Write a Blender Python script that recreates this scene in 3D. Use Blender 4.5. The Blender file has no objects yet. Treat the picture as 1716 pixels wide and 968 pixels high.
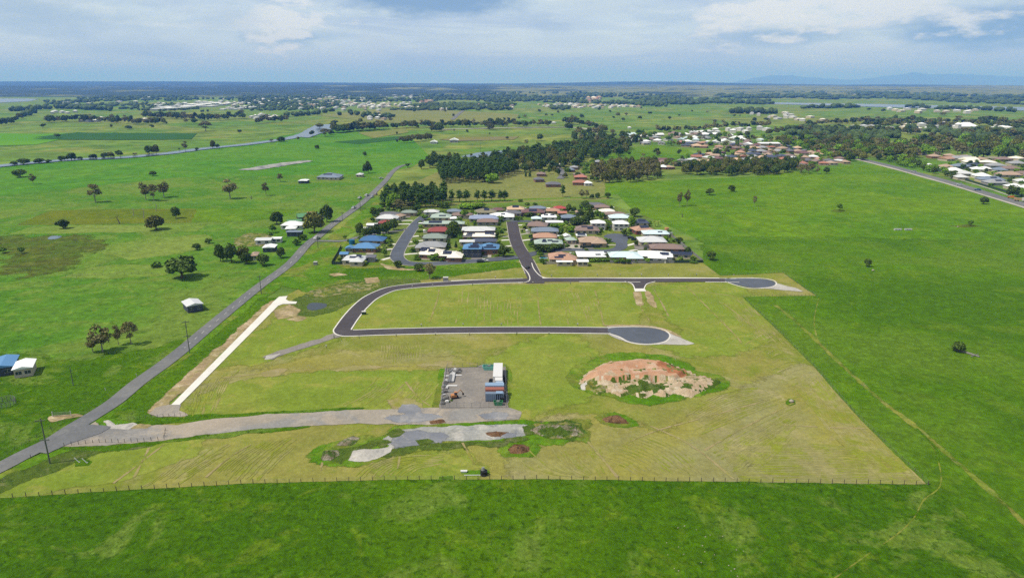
import bpy, math, random
import numpy as np
from mathutils import Vector, noise
R = math.radians
rnd = random.Random(7)
sc = bpy.context.scene
col = sc.collection

# ------------------------------------------------------------------ camera
F, CX, CY, HZ, ALT = 1144.0, 858.0, 484.0, 140.0, 100.0
PITCH = math.atan((CY-HZ)/F)
cd = bpy.data.cameras.new('camera'); cam = bpy.data.objects.new('camera', cd); col.objects.link(cam)
cd.sensor_width = 36; cd.lens = 36*F/1716; cd.clip_start = 1; cd.clip_end = 90000
cam.location = (0, 0, ALT); cam.rotation_euler = (math.pi/2-PITCH, 0, 0)
sc.camera = cam
SP, CP = math.sin(PITCH), math.cos(PITCH)
def dvec(px, py):
    u, v = (px-CX)/F, (CY-py)/F
    return (u, CP+v*SP, -SP+v*CP)
def W(px, py, z=0.0):
    d = dvec(px, py); t = (ALT-z)/max(-d[2], 1e-4)
    return (d[0]*t, d[1]*t)
def MPP(py, z=0.0):                 # metres per photo pixel at this row
    return (ALT-z)/max(-dvec(0, py)[2], 1e-4)/F
def S(s):                           # "x,y x,y" -> list of pairs
    return [tuple(float(a) for a in p.split(',')) for p in s.split()]
def WP(s): return [W(*p) for p in (S(s) if isinstance(s, str) else s)]

# ------------------------------------------------------------------ light
SUN_EL, SUN_DIR = R(57), (0.95, 0.30)          # shadows run to +x, a little away from the camera
n_ = math.hypot(*SUN_DIR); sdir = Vector((SUN_DIR[0]/n_*math.cos(SUN_EL), SUN_DIR[1]/n_*math.cos(SUN_EL), -math.sin(SUN_EL)))
sd = bpy.data.lights.new('sun', 'SUN'); sun = bpy.data.objects.new('sun', sd); col.objects.link(sun)
sd.energy = 4.3; sd.angle = R(0.53); sd.color = (1.0, 0.97, 0.92)
sun.rotation_euler = sdir.to_track_quat('-Z', 'Y').to_euler()
sun.location = (-300, -100, 500)
w = bpy.data.worlds.new('World'); sc.world = w; w.use_nodes = True
nt = w.node_tree; nt.nodes.clear()
def N(nt, typ, **kw):
    n = nt.nodes.new(typ)
    for k, v in kw.items():
        if k == 'i':
            for a, b in v.items(): n.inputs[a].default_value = b
        else: setattr(n, k, v)
    return n
def L(nt, a, b): nt.links.new(a, b)
def lin(c): return tuple(((x/255/12.92) if x <= 10 else ((x/255+0.055)/1.055)**2.4) for x in c)
def rgba(c): return (*c, 1.0)
def math_n(nt, op, a, b=None, clamp=False):
    n = nt.nodes.new('ShaderNodeMath'); n.operation = op; n.use_clamp = clamp
    for i, v in enumerate((a, b)):
        if v is None: continue
        if hasattr(v, 'is_linked'): nt.links.new(v, n.inputs[i])
        else: n.inputs[i].default_value = v
    return n.outputs[0]
def mixc(nt, fac, a, b, mode='MIX'):
    n = nt.nodes.new('ShaderNodeMix'); n.data_type = 'RGBA'; n.blend_type = mode
    for i, v in ((0, fac), (6, a), (7, b)):
        if hasattr(v, 'is_linked'): nt.links.new(v, n.inputs[i])
        else: n.inputs[i].default_value = v if i == 0 else rgba(v[:3])
    return n.outputs[2]
def ramp(nt, val, lo, hi):
    n = nt.nodes.new('ShaderNodeMapRange'); n.interpolation_type = 'SMOOTHSTEP'
    nt.links.new(val, n.inputs[0]); n.inputs[1].default_value = lo; n.inputs[2].default_value = hi
    return n.outputs[0]
def noise_n(nt, vec, scale, detail=3, rough=0.55, dist=0.0):
    n = nt.nodes.new('ShaderNodeTexNoise'); nt.links.new(vec, n.inputs['Vector'])
    n.inputs['Scale'].default_value = scale; n.inputs['Detail'].default_value = detail
    n.inputs['Roughness'].default_value = rough; n.inputs['Distortion'].default_value = dist
    return n.outputs[0]
sky = N(nt, 'ShaderNodeTexSky'); sky.sky_type = 'NISHITA'; sky.sun_disc = False
sky.sun_elevation = SUN_EL; sky.sun_rotation = math.atan2(-SUN_DIR[0], -SUN_DIR[1]); sky.altitude = 50
sky.air_density = 1.0; sky.dust_density = 1.5; sky.ozone_density = 1.0
tc = N(nt, 'ShaderNodeTexCoord')
mp = N(nt, 'ShaderNodeMapping'); L(nt, tc.outputs['Generated'], mp.inputs[0]); mp.inputs['Scale'].default_value = (1, 1, 3.2)
V = mp.outputs[0]
sx = N(nt, 'ShaderNodeSeparateXYZ'); L(nt, tc.outputs['Generated'], sx.inputs[0])
elev = sx.outputs[2]
WB = 0.1                                            # background strength
def wc(r, g, b, k=1.0): return tuple(x*k/WB for x in lin((r, g, b)))
nA = noise_n(nt, V, 3.1, 7, 0.55, 0.3)
nB = noise_n(nt, V, 9.0, 6, 0.6, 0.2)
base = mixc(nt, ramp(nt, elev, 0.0, 0.16), wc(178, 198, 232), wc(188, 208, 233))
base = mixc(nt, math_n(nt, 'MULTIPLY', ramp(nt, nA, 0.30, 0.60), math_n(nt,'MULTIPLY', ramp(nt, elev, 0.0, 0.06), 0.9)), base, wc(214, 232, 245))
mp2 = N(nt, 'ShaderNodeMapping'); L(nt, tc.outputs['Generated'], mp2.inputs[0]); mp2.inputs['Scale'].default_value = (1.2, 1.2, 11)
nC = noise_n(nt, mp2.outputs[0], 2.6, 8, 0.6, 0.5); nD = noise_n(nt, mp2.outputs[0], 6.0, 8, 0.62, 0.6)
base = mixc(nt, math_n(nt, 'MULTIPLY', ramp(nt, nC, 0.46, 0.62), math_n(nt,'MULTIPLY', ramp(nt, elev, 0.005, 0.05), 0.75)), base, wc(222, 238, 246))
base = mixc(nt, math_n(nt, 'MULTIPLY', ramp(nt, nD, 0.52, 0.66), math_n(nt,'MULTIPLY', ramp(nt, elev, 0.02, 0.07), 0.5)), base, wc(234, 244, 249))
grey = math_n(nt, 'MULTIPLY', ramp(nt, nB, 0.48, 0.66), math_n(nt, 'MULTIPLY', ramp(nt, elev, 0.015, 0.1), 0.45))
base = mixc(nt, grey, base, wc(172, 195, 220))
def puff(base, px, py, rpx, squash, c, k, edge=0.35, namp=0.055):
    d = Vector(dvec(px, py)).normalized(); d = Vector((d.x, d.y, d.z*3.2))
    sub = N(nt, 'ShaderNodeVectorMath', operation='SUBTRACT'); L(nt, V, sub.inputs[0]); sub.inputs[1].default_value = d
    sc_ = N(nt, 'ShaderNodeVectorMath', operation='MULTIPLY'); L(nt, sub.outputs[0], sc_.inputs[0]); sc_.inputs[1].default_value = (1, 1, squash/3.2)
    ln = N(nt, 'ShaderNodeVectorMath', operation='LENGTH'); L(nt, sc_.outputs[0], ln.inputs[0])
    nz = math_n(nt, 'MULTIPLY', math_n(nt, 'SUBTRACT', noise_n(nt, V, 14.0, 8, 0.6), 0.5), namp*4)
    v = math_n(nt, 'ADD', ln.outputs[1], nz)
    r = rpx/F
    m = ramp(nt, v, r, r*(1-edge))
    return mixc(nt, math_n(nt, 'MULTIPLY', m, k), base, c)
base = puff(base, 720, -4, 190, 5.0, wc(132, 164, 200), 0.95, 0.7)
base = puff(base, 60, 24, 150, 4.5, wc(165, 190, 215), 0.6, 0.9)
base = puff(base, 200, 84, 160, 9, wc(164, 190, 218), 0.5, 0.9)
base = puff(base, 1000, 10, 130, 5.0, wc(206, 222, 234), 0.6, 0.9)
base = puff(base, 1640, 46, 200, 5.5, wc(136, 170, 206), 0.95, 0.75)
base = puff(base, 1300, 60, 140, 6.5, wc(150, 180, 210), 0.8, 0.8)
base = puff(base, 490, 62, 100, 5.5, wc(152, 182, 211), 0.75, 0.8)
base = puff(base, 1290, 24, 120, 2.6, wc(238, 244, 249), 0.95, 0.7, 0.10)
base = puff(base, 1480, 12, 120, 2.6, wc(234, 241, 248), 0.9, 0.75, 0.10)
base = puff(base, 485, 36, 74, 2.2, wc(236, 243, 249), 0.9, 0.7, 0.09)
base = puff(base, 385, 28, 55, 2.6, wc(205, 220, 235), 0.6, 0.9)
base = puff(base, 618, 74, 34, 2.2, wc(205, 220, 236), 0.6, 0.9)
base = puff(base, 790, 74, 46, 3.0, wc(200, 217, 234), 0.5, 0.9)
hi = ramp(nt, elev, 0.14, 0.5)
skyc = mixc(nt, math_n(nt, 'MULTIPLY', ramp(nt, nA, 0.62, 0.42), math_n(nt, 'MULTIPLY', hi, 0.8)), base, sky.outputs[0])
skyc = mixc(nt, 0.08, skyc, sky.outputs[0])
bg = N(nt, 'ShaderNodeBackground'); bg.inputs[1].default_value = WB; L(nt, skyc, bg.inputs[0])
wo = N(nt, 'ShaderNodeOutputWorld'); L(nt, bg.outputs[0], wo.inputs[0])
sc.view_settings.view_transform = 'Standard'; sc.view_settings.look = 'None'
sc.view_settings.exposure = 0.0; sc.view_settings.gamma = 1.0
sc.cycles.max_bounces = 4; sc.cycles.diffuse_bounces = 2; sc.cycles.glossy_bounces = 2
sc.cycles.transmission_bounces = 2; sc.cycles.transparent_max_bounces = 8; sc.cycles.volume_bounces = 1
sc.cycles.use_denoising = False

# ------------------------------------------------------------------ materials
K = 1.62
def C(r, g, b):
    c = lin((r, g, b)); gr = g > b+20 and g > r
    return (c[0]/K*(1.24 if gr else 1.05), c[1]/K*(1.03 if gr else 1), c[2]/K*(0.66 if gr else 0.95))
MATS = {}
def new_mat(name):
    m = bpy.data.materials.new(name); m.use_nodes = True
    nt = m.node_tree; bs = nt.nodes['Principled BSDF']
    bs.inputs['Specular IOR Level'].default_value = 0.2
    return m, nt, bs
def plain(name, c, rough=0.8, var=0.10, scale=0.6, spec=0.2, metal=0.0, obj_var=0.0):
    if name in MATS: return MATS[name]
    m, nt, bs = new_mat(name)
    tc = N(nt, 'ShaderNodeTexCoord')
    n = noise_n(nt, tc.outputs['Object'], scale, 5, 0.65)
    f = math_n(nt, 'ADD', math_n(nt, 'MULTIPLY', n, 2*var), 1-var)
    if obj_var:
        oi = N(nt, 'ShaderNodeObjectInfo')
        f = math_n(nt, 'MULTIPLY', f, math_n(nt, 'ADD', math_n(nt, 'MULTIPLY', oi.outputs['Random'], 2*obj_var), 1-obj_var))
    cc = N(nt, 'ShaderNodeCombineColor')
    for i in range(3): L(nt, math_n(nt, 'MULTIPLY', f, c[i]), cc.inputs[i])
    L(nt, cc.outputs[0], bs.inputs['Base Color'])
    bs.inputs['Roughness'].default_value = rough; bs.inputs['Specular IOR Level'].default_value = spec
    bs.inputs['Metallic'].default_value = metal
    MATS[name] = m; return m
def ground_mat(name, a, b, light=None, dark=None, lf=0.5, df=0.5, sl=0.012, sm=0.07, ss=0.7, sp=0.25, bump=0.5,
               lthr=(0.52, 0.64), dthr=(0.56, 0.68), amp=0.30, ab=(0.40, 0.60), extra=None, eamt=0.5, esc=0.02, ethr=(0.5, 0.6)):
    m, nt, bs = new_mat(name)
    g = N(nt, 'ShaderNodeNewGeometry'); P = g.outputs['Position']
    big = noise_n(nt, P, sl, 4, 0.6, 0.4)
    c = mixc(nt, ramp(nt, big, *ab), a, b)
    if extra: c = mixc(nt, math_n(nt, 'MULTIPLY', ramp(nt, noise_n(nt, P, esc, 5, 0.65, 0.8), *ethr), eamt), c, extra)
    if light: c = mixc(nt, math_n(nt, 'MULTIPLY', ramp(nt, noise_n(nt, P, sm, 7, 0.68, 0.6), *lthr), lf), c, light)
    fine = ramp(nt, noise_n(nt, P, ss*0.5, 7, 0.78, 0.3), 0.28, 0.72)
    mid = ramp(nt, noise_n(nt, P, sp*0.6, 5, 0.7, 0.6), 0.30, 0.70)
    if dark: c = mixc(nt, math_n(nt, 'MULTIPLY', ramp(nt, noise_n(nt, P, sp, 5, 0.7, 0.5), *dthr), df), c, dark)
    f = math_n(nt, 'MULTIPLY', math_n(nt, 'ADD', math_n(nt, 'MULTIPLY', fine, 2*amp), 1-amp), math_n(nt, 'ADD', math_n(nt, 'MULTIPLY', mid, 1.1*amp), 1-0.55*amp))
    vm = N(nt, 'ShaderNodeVectorMath', operation='SCALE'); L(nt, c, vm.inputs[0]); L(nt, f, vm.inputs['Scale'])
    L(nt, vm.outputs[0], bs.inputs['Base Color'])
    bs.inputs['Roughness'].default_value = 0.95; bs.inputs['Specular IOR Level'].default_value = 0.06
    if bump:
        bp = N(nt, 'ShaderNodeBump'); bp.inputs['Strength'].default_value = bump; bp.inputs['Distance'].default_value = 0.5
        hsum = math_n(nt, 'ADD', fine, noise_n(nt, P, sp, 5, 0.6))
        L(nt, hsum, bp.inputs['Height']); L(nt, bp.outputs[0], bs.inputs['Normal'])
    at = N(nt, 'ShaderNodeAttribute'); at.attribute_name = 'fade'          # ragged borders: 0 inside, 1 past the edge
    en = ramp(nt, noise_n(nt, P, 0.09, 9, 0.74, 0.4), 0.30, 0.70)
    a0 = math_n(nt, 'SUBTRACT', math_n(nt, 'ADD', math_n(nt, 'MULTIPLY', en, 0.8), 0.1), at.outputs['Fac'])
    L(nt, math_n(nt, 'ADD', math_n(nt, 'MULTIPLY', a0, 5.0), 0.5, True), bs.inputs['Alpha'])
    MATS[name] = m; return m
G_far = ground_mat('pasture_far', C(116,152,76), C(96,143,58), C(146,158,92), C(78,118,58), sl=0.0035, sm=0.006, ss=0.05, sp=0.02, bump=0, lf=0.75, df=0.7, dthr=(0.5,0.62), lthr=(0.5,0.62), extra=C(140,150,90), esc=0.0016, eamt=0.6)
G_left = ground_mat('pasture_left', C(84,140,40), C(104,152,56), C(128,158,78), C(56,102,28), ss=0.8, sp=0.22, bump=0.5, lf=0.6, df=0.6, dthr=(0.54,0.66), extra=C(116,146,72), esc=0.012, eamt=0.7, ethr=(0.46,0.60))
G_left2 = ground_mat('pasture_left_far', C(78,142,36), C(94,150,44), C(112,158,58), C(58,116,34), sl=0.006, sm=0.02, ss=0.3, sp=0.08, bump=0.3, lf=0.5, df=0.4)
G_lush = ground_mat('lush_grass', C(76,126,8), C(92,140,16), C(124,160,48), C(52,92,8), ss=1.5, sp=0.55, bump=0.7, lf=0.55, df=0.7, dthr=(0.53,0.63), lthr=(0.53,0.66), sm=0.10, extra=C(122,158,74), esc=0.035, eamt=0.8, ethr=(0.53,0.62))
G_right = ground_mat('pasture_right', C(80,128,16), C(92,142,20), C(116,154,48), C(60,102,22), ss=1.0, sp=0.30, bump=0.7, lf=0.45, df=0.5, dthr=(0.56,0.70), sm=0.035, extra=C(106,144,52), esc=0.012, eamt=0.6, ethr=(0.48,0.62))
G_right2 = ground_mat('pasture_right_upper', C(88,138,24), C(104,148,30), C(128,158,50), C(70,120,20), sl=0.008, ss=0.4, sp=0.1, bump=0.5, lf=0.4, df=0.35)
G_mown = ground_mat('mown_grass', C(138,152,86), C(150,156,96), C(176,170,122), C(114,142,60), sl=0.018, sm=0.05, ss=1.2, sp=0.12, bump=0.35, lf=0.45, df=0.45, amp=0.2, extra=C(120,146,52), esc=0.03, eamt=0.7, ethr=(0.48,0.6))
G_mown2 = ground_mat('mown_grass_dry', C(150,156,92), C(160,158,102), C(184,172,126), C(130,148,72), sl=0.02, sm=0.06, ss=1.2, sp=0.12, bump=0.3, lf=0.5, df=0.5, amp=0.2)
G_mown3 = ground_mat('mown_grass_green', C(126,156,66), C(138,160,78), C(166,170,104), C(106,144,50), sl=0.02, sm=0.08, ss=1.2, sp=0.15, bump=0.35, lf=0.5, df=0.5, amp=0.2)
G_verge = ground_mat('verge_grass', C(88,142,26), C(104,152,40), C(134,162,72), C(62,108,24), ss=0.8, sp=0.3, bump=0.6, lf=0.5, df=0.55, dthr=(0.54,0.66), sm=0.09, extra=C(140,146,84), esc=0.03, eamt=0.7, ethr=(0.46,0.60))
G_rough = ground_mat('rough_weeds', C(90,128,52), C(108,136,64), C(156,156,108), C(62,94,42), ss=0.9, sp=0.45, bump=0.9, lf=0.6, df=0.7, dthr=(0.5,0.6), sm=0.18)
G_lawn = ground_mat('lawn', C(112,138,74), C(100,134,62), C(144,152,104), C(84,116,56), sl=0.03, sm=0.1, ss=1.0, sp=0.3, bump=0.3, lf=0.6, df=0.4)
G_ochre = ground_mat('ochre_paddock', C(112,132,36), C(98,126,32), C(128,144,52), C(80,110,30), sl=0.02, sm=0.04, bump=0.4, lf=0.4, df=0.4)
G_marsh = ground_mat('marsh', C(92,126,44), C(102,122,54), C(120,136,68), C(80,94,44), sl=0.04, sm=0.12, ss=0.7, sp=0.2, bump=0.8, lf=0.5, df=0.8, dthr=(0.48,0.60))
G_light = ground_mat('pale_pasture', C(116,154,68), C(128,158,82), C(140,166,96), C(96,140,54), sl=0.02, lf=0.4, df=0.4)
G_bright = ground_mat('bright_crop', C(92,160,30), C(104,168,40), sl=0.004, bump=0, amp=0.1)
G_dark = ground_mat('dark_crop', C(52,104,48), C(58,108,52), C(64,112,56), sl=0.004, bump=0, amp=0.1)
G_tan = ground_mat('tan_field', C(124,142,88), C(136,148,98), C(148,154,108), C(104,132,74), sl=0.012, sm=0.03, bump=0.2, lf=0.4, df=0.4)
G_dirt = ground_mat('bare_dirt', C(190,168,130), C(174,160,112), C(214,198,168), C(140,148,84), sl=0.06, sm=0.15, ss=1.0, sp=0.25, bump=0.4, lf=0.6, df=0.55)
G_track = ground_mat('worn_track', C(134,148,76), C(120,144,62), C(164,164,106), C(92,132,40), sl=0.06, sm=0.2, ss=1.2, sp=0.15, bump=0.3, lf=0.5, df=0.6, dthr=(0.5,0.6))
G_trackg = ground_mat('pressed_grass_track', C(112,148,44), C(130,156,60), C(152,168,84), C(86,136,26), sl=0.06, sm=0.2, ss=1.2, sp=0.08, bump=0.3, lf=0.5, df=0.8, dthr=(0.48,0.6))
G_gravel = ground_mat('gravel', C(190,178,160), C(176,168,154), C(204,194,180), C(140,140,140), sl=0.04, sm=0.08, ss=2.0, sp=0.05, bump=0.25, lf=0.5, df=0.55, amp=0.13, dthr=(0.52,0.62), extra=C(158,160,160), esc=0.035, eamt=0.7)
G_pad = ground_mat('compound_gravel', C(160,154,146), C(150,146,140), C(176,168,156), C(128,126,124), sl=0.05, sm=0.1, ss=2.0, sp=0.3, bump=0.25, lf=0.5, df=0.4, amp=0.15)
G_white = ground_mat('pale_crushed_rock', C(214,210,200), C(200,196,188), C(228,224,216), C(170,164,150), sl=0.1, sm=0.2, ss=2.0, sp=0.3, bump=0.3, amp=0.15)
G_lime = ground_mat('lime_strip', C(186,186,178), C(168,170,168), C(212,208,198), C(126,132,136), sl=0.06, sm=0.12, ss=2.0, sp=0.06, bump=0.25, lf=0.8, df=0.9, amp=0.2, dthr=(0.50,0.62), extra=C(150,150,140), esc=0.06, eamt=0.8)
G_slate = ground_mat('wet_grey_ground', C(140,144,152), C(156,158,162), C(188,184,178), C(118,126,140), sl=0.08, sm=0.15, ss=2.0, sp=0.2, bump=0.1, lf=0.7, df=0.4, amp=0.1)
G_rubble = ground_mat('rubble', C(180,166,138), C(150,146,108), C(214,204,184), C(84,126,48), sl=0.2, sm=0.5, ss=1.5, sp=0.35, bump=1.0, lf=0.8, df=0.9, dthr=(0.48,0.56), lthr=(0.48,0.58), amp=0.2)
G_scrub = ground_mat('scrubby_dirt', C(140,148,84), C(118,140,64), C(186,172,136), C(84,116,50), sl=0.1, sm=0.2, ss=1.2, sp=0.35, bump=0.6, lf=0.8, df=0.9, dthr=(0.46,0.56), lthr=(0.46,0.58))
G_orange = ground_mat('orange_clay', C(216,164,128), C(220,176,142), C(236,212,186), C(196,138,104), sl=0.06, sm=0.14, ss=1.2, sp=0.2, bump=0.5, lf=0.6, df=0.5, amp=0.1)
G_spoil = ground_mat('pale_spoil', C(230,210,178), C(214,188,152), C(240,228,206), C(160,150,96), sl=0.1, sm=0.3, ss=1.4, sp=0.35, bump=0.6, lf=0.7, df=0.6, dthr=(0.54,0.62), amp=0.15)
G_brown = ground_mat('brown_soil', C(150,112,80), C(170,132,98), C(190,160,124), C(96,76,50), sl=0.2, sm=0.5, ss=1.4, sp=0.6, bump=1.0, lf=0.6, df=0.8, dthr=(0.5,0.6), amp=0.2)
G_hay = ground_mat('cut_hay', C(168,162,102), C(158,158,88), C(184,174,124), C(136,154,66), sl=0.05, sm=0.12, ss=1.3, sp=0.10, bump=0.2, lf=0.5, df=0.95, dthr=(0.44,0.58), amp=0.2)
G_hayd = ground_mat('tyre_marks', C(176,162,114), C(164,158,98), C(190,178,134), C(140,152,70), sl=0.05, sm=0.2, ss=1.3, sp=0.08, bump=0.2, lf=0.5, df=0.9, dthr=(0.5,0.62), amp=0.12)
ASPH = ground_mat('asphalt_new', C(90,86,90), C(96,92,95), C(104,100,102), C(80,77,81), sl=0.06, sm=0.3, ss=3.0, sp=0.5, bump=0, lf=0.3, df=0.3, amp=0.1)
ASPHB = ground_mat('asphalt_blue', C(100,107,118), C(108,115,126), C(122,127,134), C(92,99,112), sl=0.06, sm=0.2, ss=3.0, sp=0.3, bump=0, lf=0.3, df=0.3, amp=0.04)
ASPHO = ground_mat('asphalt_old', C(128,130,132), C(138,139,138), C(152,152,148), C(112,114,118), sl=0.03, sm=0.12, ss=2.0, sp=0.25, bump=0, lf=0.4, df=0.35, amp=0.13)
def C2(r, g, b, k=1.25): return tuple(min(.8, x*k) for x in C(r, g, b))
CONC = ground_mat('concrete', C2(232,229,220), C2(226,223,214), C2(240,238,230), C2(212,208,198), sl=0.1, sm=0.3, ss=2.5, sp=0.5, bump=0, lf=0.3, df=0.3, amp=0.04)
CONCD = ground_mat('old_concrete', C(206,200,184), C(192,188,172), C(218,212,198), C(168,164,148), sl=0.1, sm=0.3, ss=2.5, sp=0.5, bump=0, lf=0.3, df=0.4, amp=0.06)
def water_mat(name, c, rough):
    m, nt, bs = new_mat(name); bs.inputs['Base Color'].default_value = rgba(c); bs.inputs['Roughness'].default_value = rough
    bs.inputs['Specular IOR Level'].default_value = 0.5
    g = N(nt, 'ShaderNodeNewGeometry'); bp = N(nt, 'ShaderNodeBump'); bp.inputs['Strength'].default_value = 0.25; bp.inputs['Distance'].default_value = 0.1
    L(nt, noise_n(nt, g.outputs['Position'], 1.2, 4), bp.inputs['Height']); L(nt, bp.outputs[0], bs.inputs['Normal']); return m
WATER = water_mat('creek_water', C(96,112,124), 0.22)
WATERD = water_mat('pond_water', C(56,60,58), 0.3)

# ------------------------------------------------------------------ mesh helpers
class MB:
    def __init__(s): s.v, s.f, s.m = [], [], []
    def add(s, vs, fs, mi=0):
        o = len(s.v); s.v += [tuple(p) for p in vs]; s.f += [tuple(i+o for i in f) for f in fs]; s.m += [mi]*len(fs)
    def box(s, x0, x1, y0, y1, z0, z1, mi=0, rot=0, c=None):
        vs = [(x0,y0,z0),(x1,y0,z0),(x1,y1,z0),(x0,y1,z0),(x0,y0,z1),(x1,y0,z1),(x1,y1,z1),(x0,y1,z1)]
        if rot:
            cx, cy = c or ((x0+x1)/2, (y0+y1)/2); ca, sa = math.cos(rot), math.sin(rot)
            vs = [(cx+(x-cx)*ca-(y-cy)*sa, cy+(x-cx)*sa+(y-cy)*ca, z) for x, y, z in vs]
        s.add(vs, [(0,3,2,1),(4,5,6,7),(0,1,5,4),(1,2,6,5),(2,3,7,6),(3,0,4,7)], mi)
    def tube(s, p, q, r0, r1, n=6, mi=0, cap=True):
        p, q = Vector(p), Vector(q); d = (q-p).normalized()
        a = d.orthogonal().normalized(); b = d.cross(a)
        vs = [tuple(p+(a*math.cos(2*math.pi*i/n)+b*math.sin(2*math.pi*i/n))*r0) for i in range(n)]
        vs += [tuple(q+(a*math.cos(2*math.pi*i/n)+b*math.sin(2*math.pi*i/n))*r1) for i in range(n)]
        fs = [(i, (i+1)%n, n+(i+1)%n, n+i) for i in range(n)]
        if cap: fs += [tuple(range(n, 2*n)), tuple(range(n-1, -1, -1))]
        s.add(vs, fs, mi)
    def hip(s, cx, cy, w, d, z, pitch, mi=0, fas=0.2, ends=(1, 1), caps=False):
        """hip roof (or gable where ends=0), eaves at z, fascia below; w along x, d along y"""
        t = math.tan(pitch); x0, x1, y0, y1 = cx-w/2, cx+w/2, cy-d/2, cy+d/2
        if w >= d:
            h = d/2*t; i0, i1 = (d/2 if ends[0] else 0), (d/2 if ends[1] else 0)
            if w == d: i0 = min(i0, d/2-0.01); i1 = min(i1, d/2-0.01)
            r = [(x0+i0, cy, z+h), (x1-i1, cy, z+h)]
            tf = [(4,5,9,8), (6,7,8,9), (5,6,9), (7,4,8)]
        else:
            h = w/2*t; i0, i1 = (w/2 if ends[0] else 0), (w/2 if ends[1] else 0)
            r = [(cx, y0+i0, z+h), (cx, y1-i1, z+h)]
            tf = [(4,5,8), (5,6,9,8), (6,7,9), (7,4,8,9)]
        vs = [(x0,y0,z-fas),(x1,y0,z-fas),(x1,y1,z-fas),(x0,y1,z-fas),(x0,y0,z),(x1,y0,z),(x1,y1,z),(x0,y1,z)]+r
        s.add(vs, [(0,3,2,1)]+tf, mi); s.add(vs, [(0,1,5,4),(1,2,6,5),(2,3,7,6),(3,0,4,7)], mi+1)
        if caps:
            A, B = r; s.tube(A, B, .13, .13, 4, mi+1)
            for e in ((4, 7) if w >= d else (4, 5)): s.tube(vs[e], A, .10, .10, 4, mi+1, False)
            for e in ((5, 6) if w >= d else (6, 7)): s.tube(vs[e], B, .10, .10, 4, mi+1, False)
        return h
    def mesh(s, name, mats):
        me = bpy.data.meshes.new(name); me.from_pydata(s.v, [], s.f)
        for m in (mats if isinstance(mats, (list, tuple)) else [mats]): me.materials.append(m)
        if any(s.m): me.polygons.foreach_set('material_index', s.m)
        me.update(); return me
def link(name, me, parent=None, loc=(0,0,0), rz=0.0, sc_=None):
    o = bpy.data.objects.new(name, me); col.objects.link(o); o.location = loc; o.rotation_euler = (0, 0, rz)
    if sc_: o.scale = sc_
    if parent: o.parent = parent
    return o
def tag(o, label=None, cat=None, group=None, kind=None):
    if label: o['label'] = label
    if cat: o['category'] = cat
    if group: o['group'] = group
    if kind: o['kind'] = kind
    return o
def empty(name, loc, rz=0.0):
    o = bpy.data.objects.new(name, None); col.objects.link(o); o.location = loc; o.rotation_euler = (0,0,rz); o.empty_display_size = 1; return o
def dup(root, loc, rz=0.0, scale=None, label=None, cat=None, group=None):
    r = root.copy(); col.objects.link(r); r.location = loc; r.rotation_euler = (0,0,rz)
    if scale: r.scale = scale
    for ch in root.children:
        c = ch.copy(); col.objects.link(c); c.parent = r
        for g in ch.children:
            d = g.copy(); col.objects.link(d); d.parent = c
    for k in ('label', 'category', 'group'):
        if k in r: del r[k]
    tag(r, label, cat, group); return r

# ---- flat sheets
def smooth(pts, n=6, closed=False):
    out = []; m = len(pts)
    rng = range(m if closed else m-1)
    for i in rng:
        if closed: p0, p1, p2, p3 = pts[(i-1)%m], pts[i], pts[(i+1)%m], pts[(i+2)%m]
        else: p0, p1, p2, p3 = pts[max(i-1,0)], pts[i], pts[i+1], pts[min(i+2,m-1)]
        for k in range(n):
            t = k/n; t2, t3 = t*t, t*t*t
            out.append(tuple(0.5*(2*p1[j]+(p2[j]-p0[j])*t+(2*p0[j]-5*p1[j]+4*p2[j]-p3[j])*t2+(-p0[j]+3*p1[j]-3*p2[j]+p3[j])*t3) for j in (0,1)))
    if not closed: out.append(tuple(pts[-1]))
    return out
def rough_outline(pts, step, amp, seed=0.0):
    out = []; m = len(pts)
    for i in range(m):
        a, b = pts[i], pts[(i+1)%m]; d = math.dist(a, b); k = max(1, min(60, int(d/step)))
        for j in range(k):
            t = j/k; x, y = a[0]+(b[0]-a[0])*t, a[1]+(b[1]-a[1])*t
            dx = noise.noise((x/step/1.7, y/step/1.7, seed))+0.5*noise.noise((x/step*1.3, y/step*1.3, seed+5))
            dy = noise.noise((x/step/1.7, y/step/1.7, seed+9))+0.5*noise.noise((x/step*1.3, y/step*1.3, seed+13))
            out.append((x+dx*amp, y+dy*amp))
    return out
def area2(p): return sum(p[i-1][0]*p[i][1]-p[i][0]*p[i-1][1] for i in range(len(p)))
def soft_sheet(name, p, z, mat, kind, wd, parent):
    T = sum(math.dist(p[i-1], p[i]) for i in range(len(p))); step = max(wd*1.2, T/260); q = []
    for i in range(len(p)):
        a, b = p[i], p[(i+1) % len(p)]; k = max(1, int(math.dist(a, b)/step))
        q += [(a[0]+(b[0]-a[0])*j/k, a[1]+(b[1]-a[1])*j/k) for j in range(k)]
    n = len(q); amp = wd*0.8
    q = [(x+amp*noise.noise((x/wd/6, y/wd/6, 1)), y+amp*noise.noise((x/wd/6, y/wd/6, 7))) for x, y in q]
    inn, out = [], []
    for i in range(n):
        a, b = q[i-1], q[(i+1) % n]; dx, dy = b[0]-a[0], b[1]-a[1]; l = math.hypot(dx, dy) or 1; nx, ny = dy/l, -dx/l
        inn.append(q[i]); out.append((q[i][0]+nx*wd*1.5, q[i][1]+ny*wd*1.5))
    me = bpy.data.meshes.new(name)
    me.from_pydata([(x, y, z) for x, y in inn]+[(x, y, z-0.013) for x, y in out], [], [tuple(range(n))]+[(i, n+i, n+(i+1) % n, (i+1) % n) for i in range(n)])
    at = me.attributes.new('fade', 'FLOAT', 'POINT'); at.data.foreach_set('value', [0.0]*n+[1.0]*n)
    me.materials.append(mat); me.update(); o = link(name, me, parent)
    if kind: o['kind'] = kind
    return o
ZUSED = set()
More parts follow.
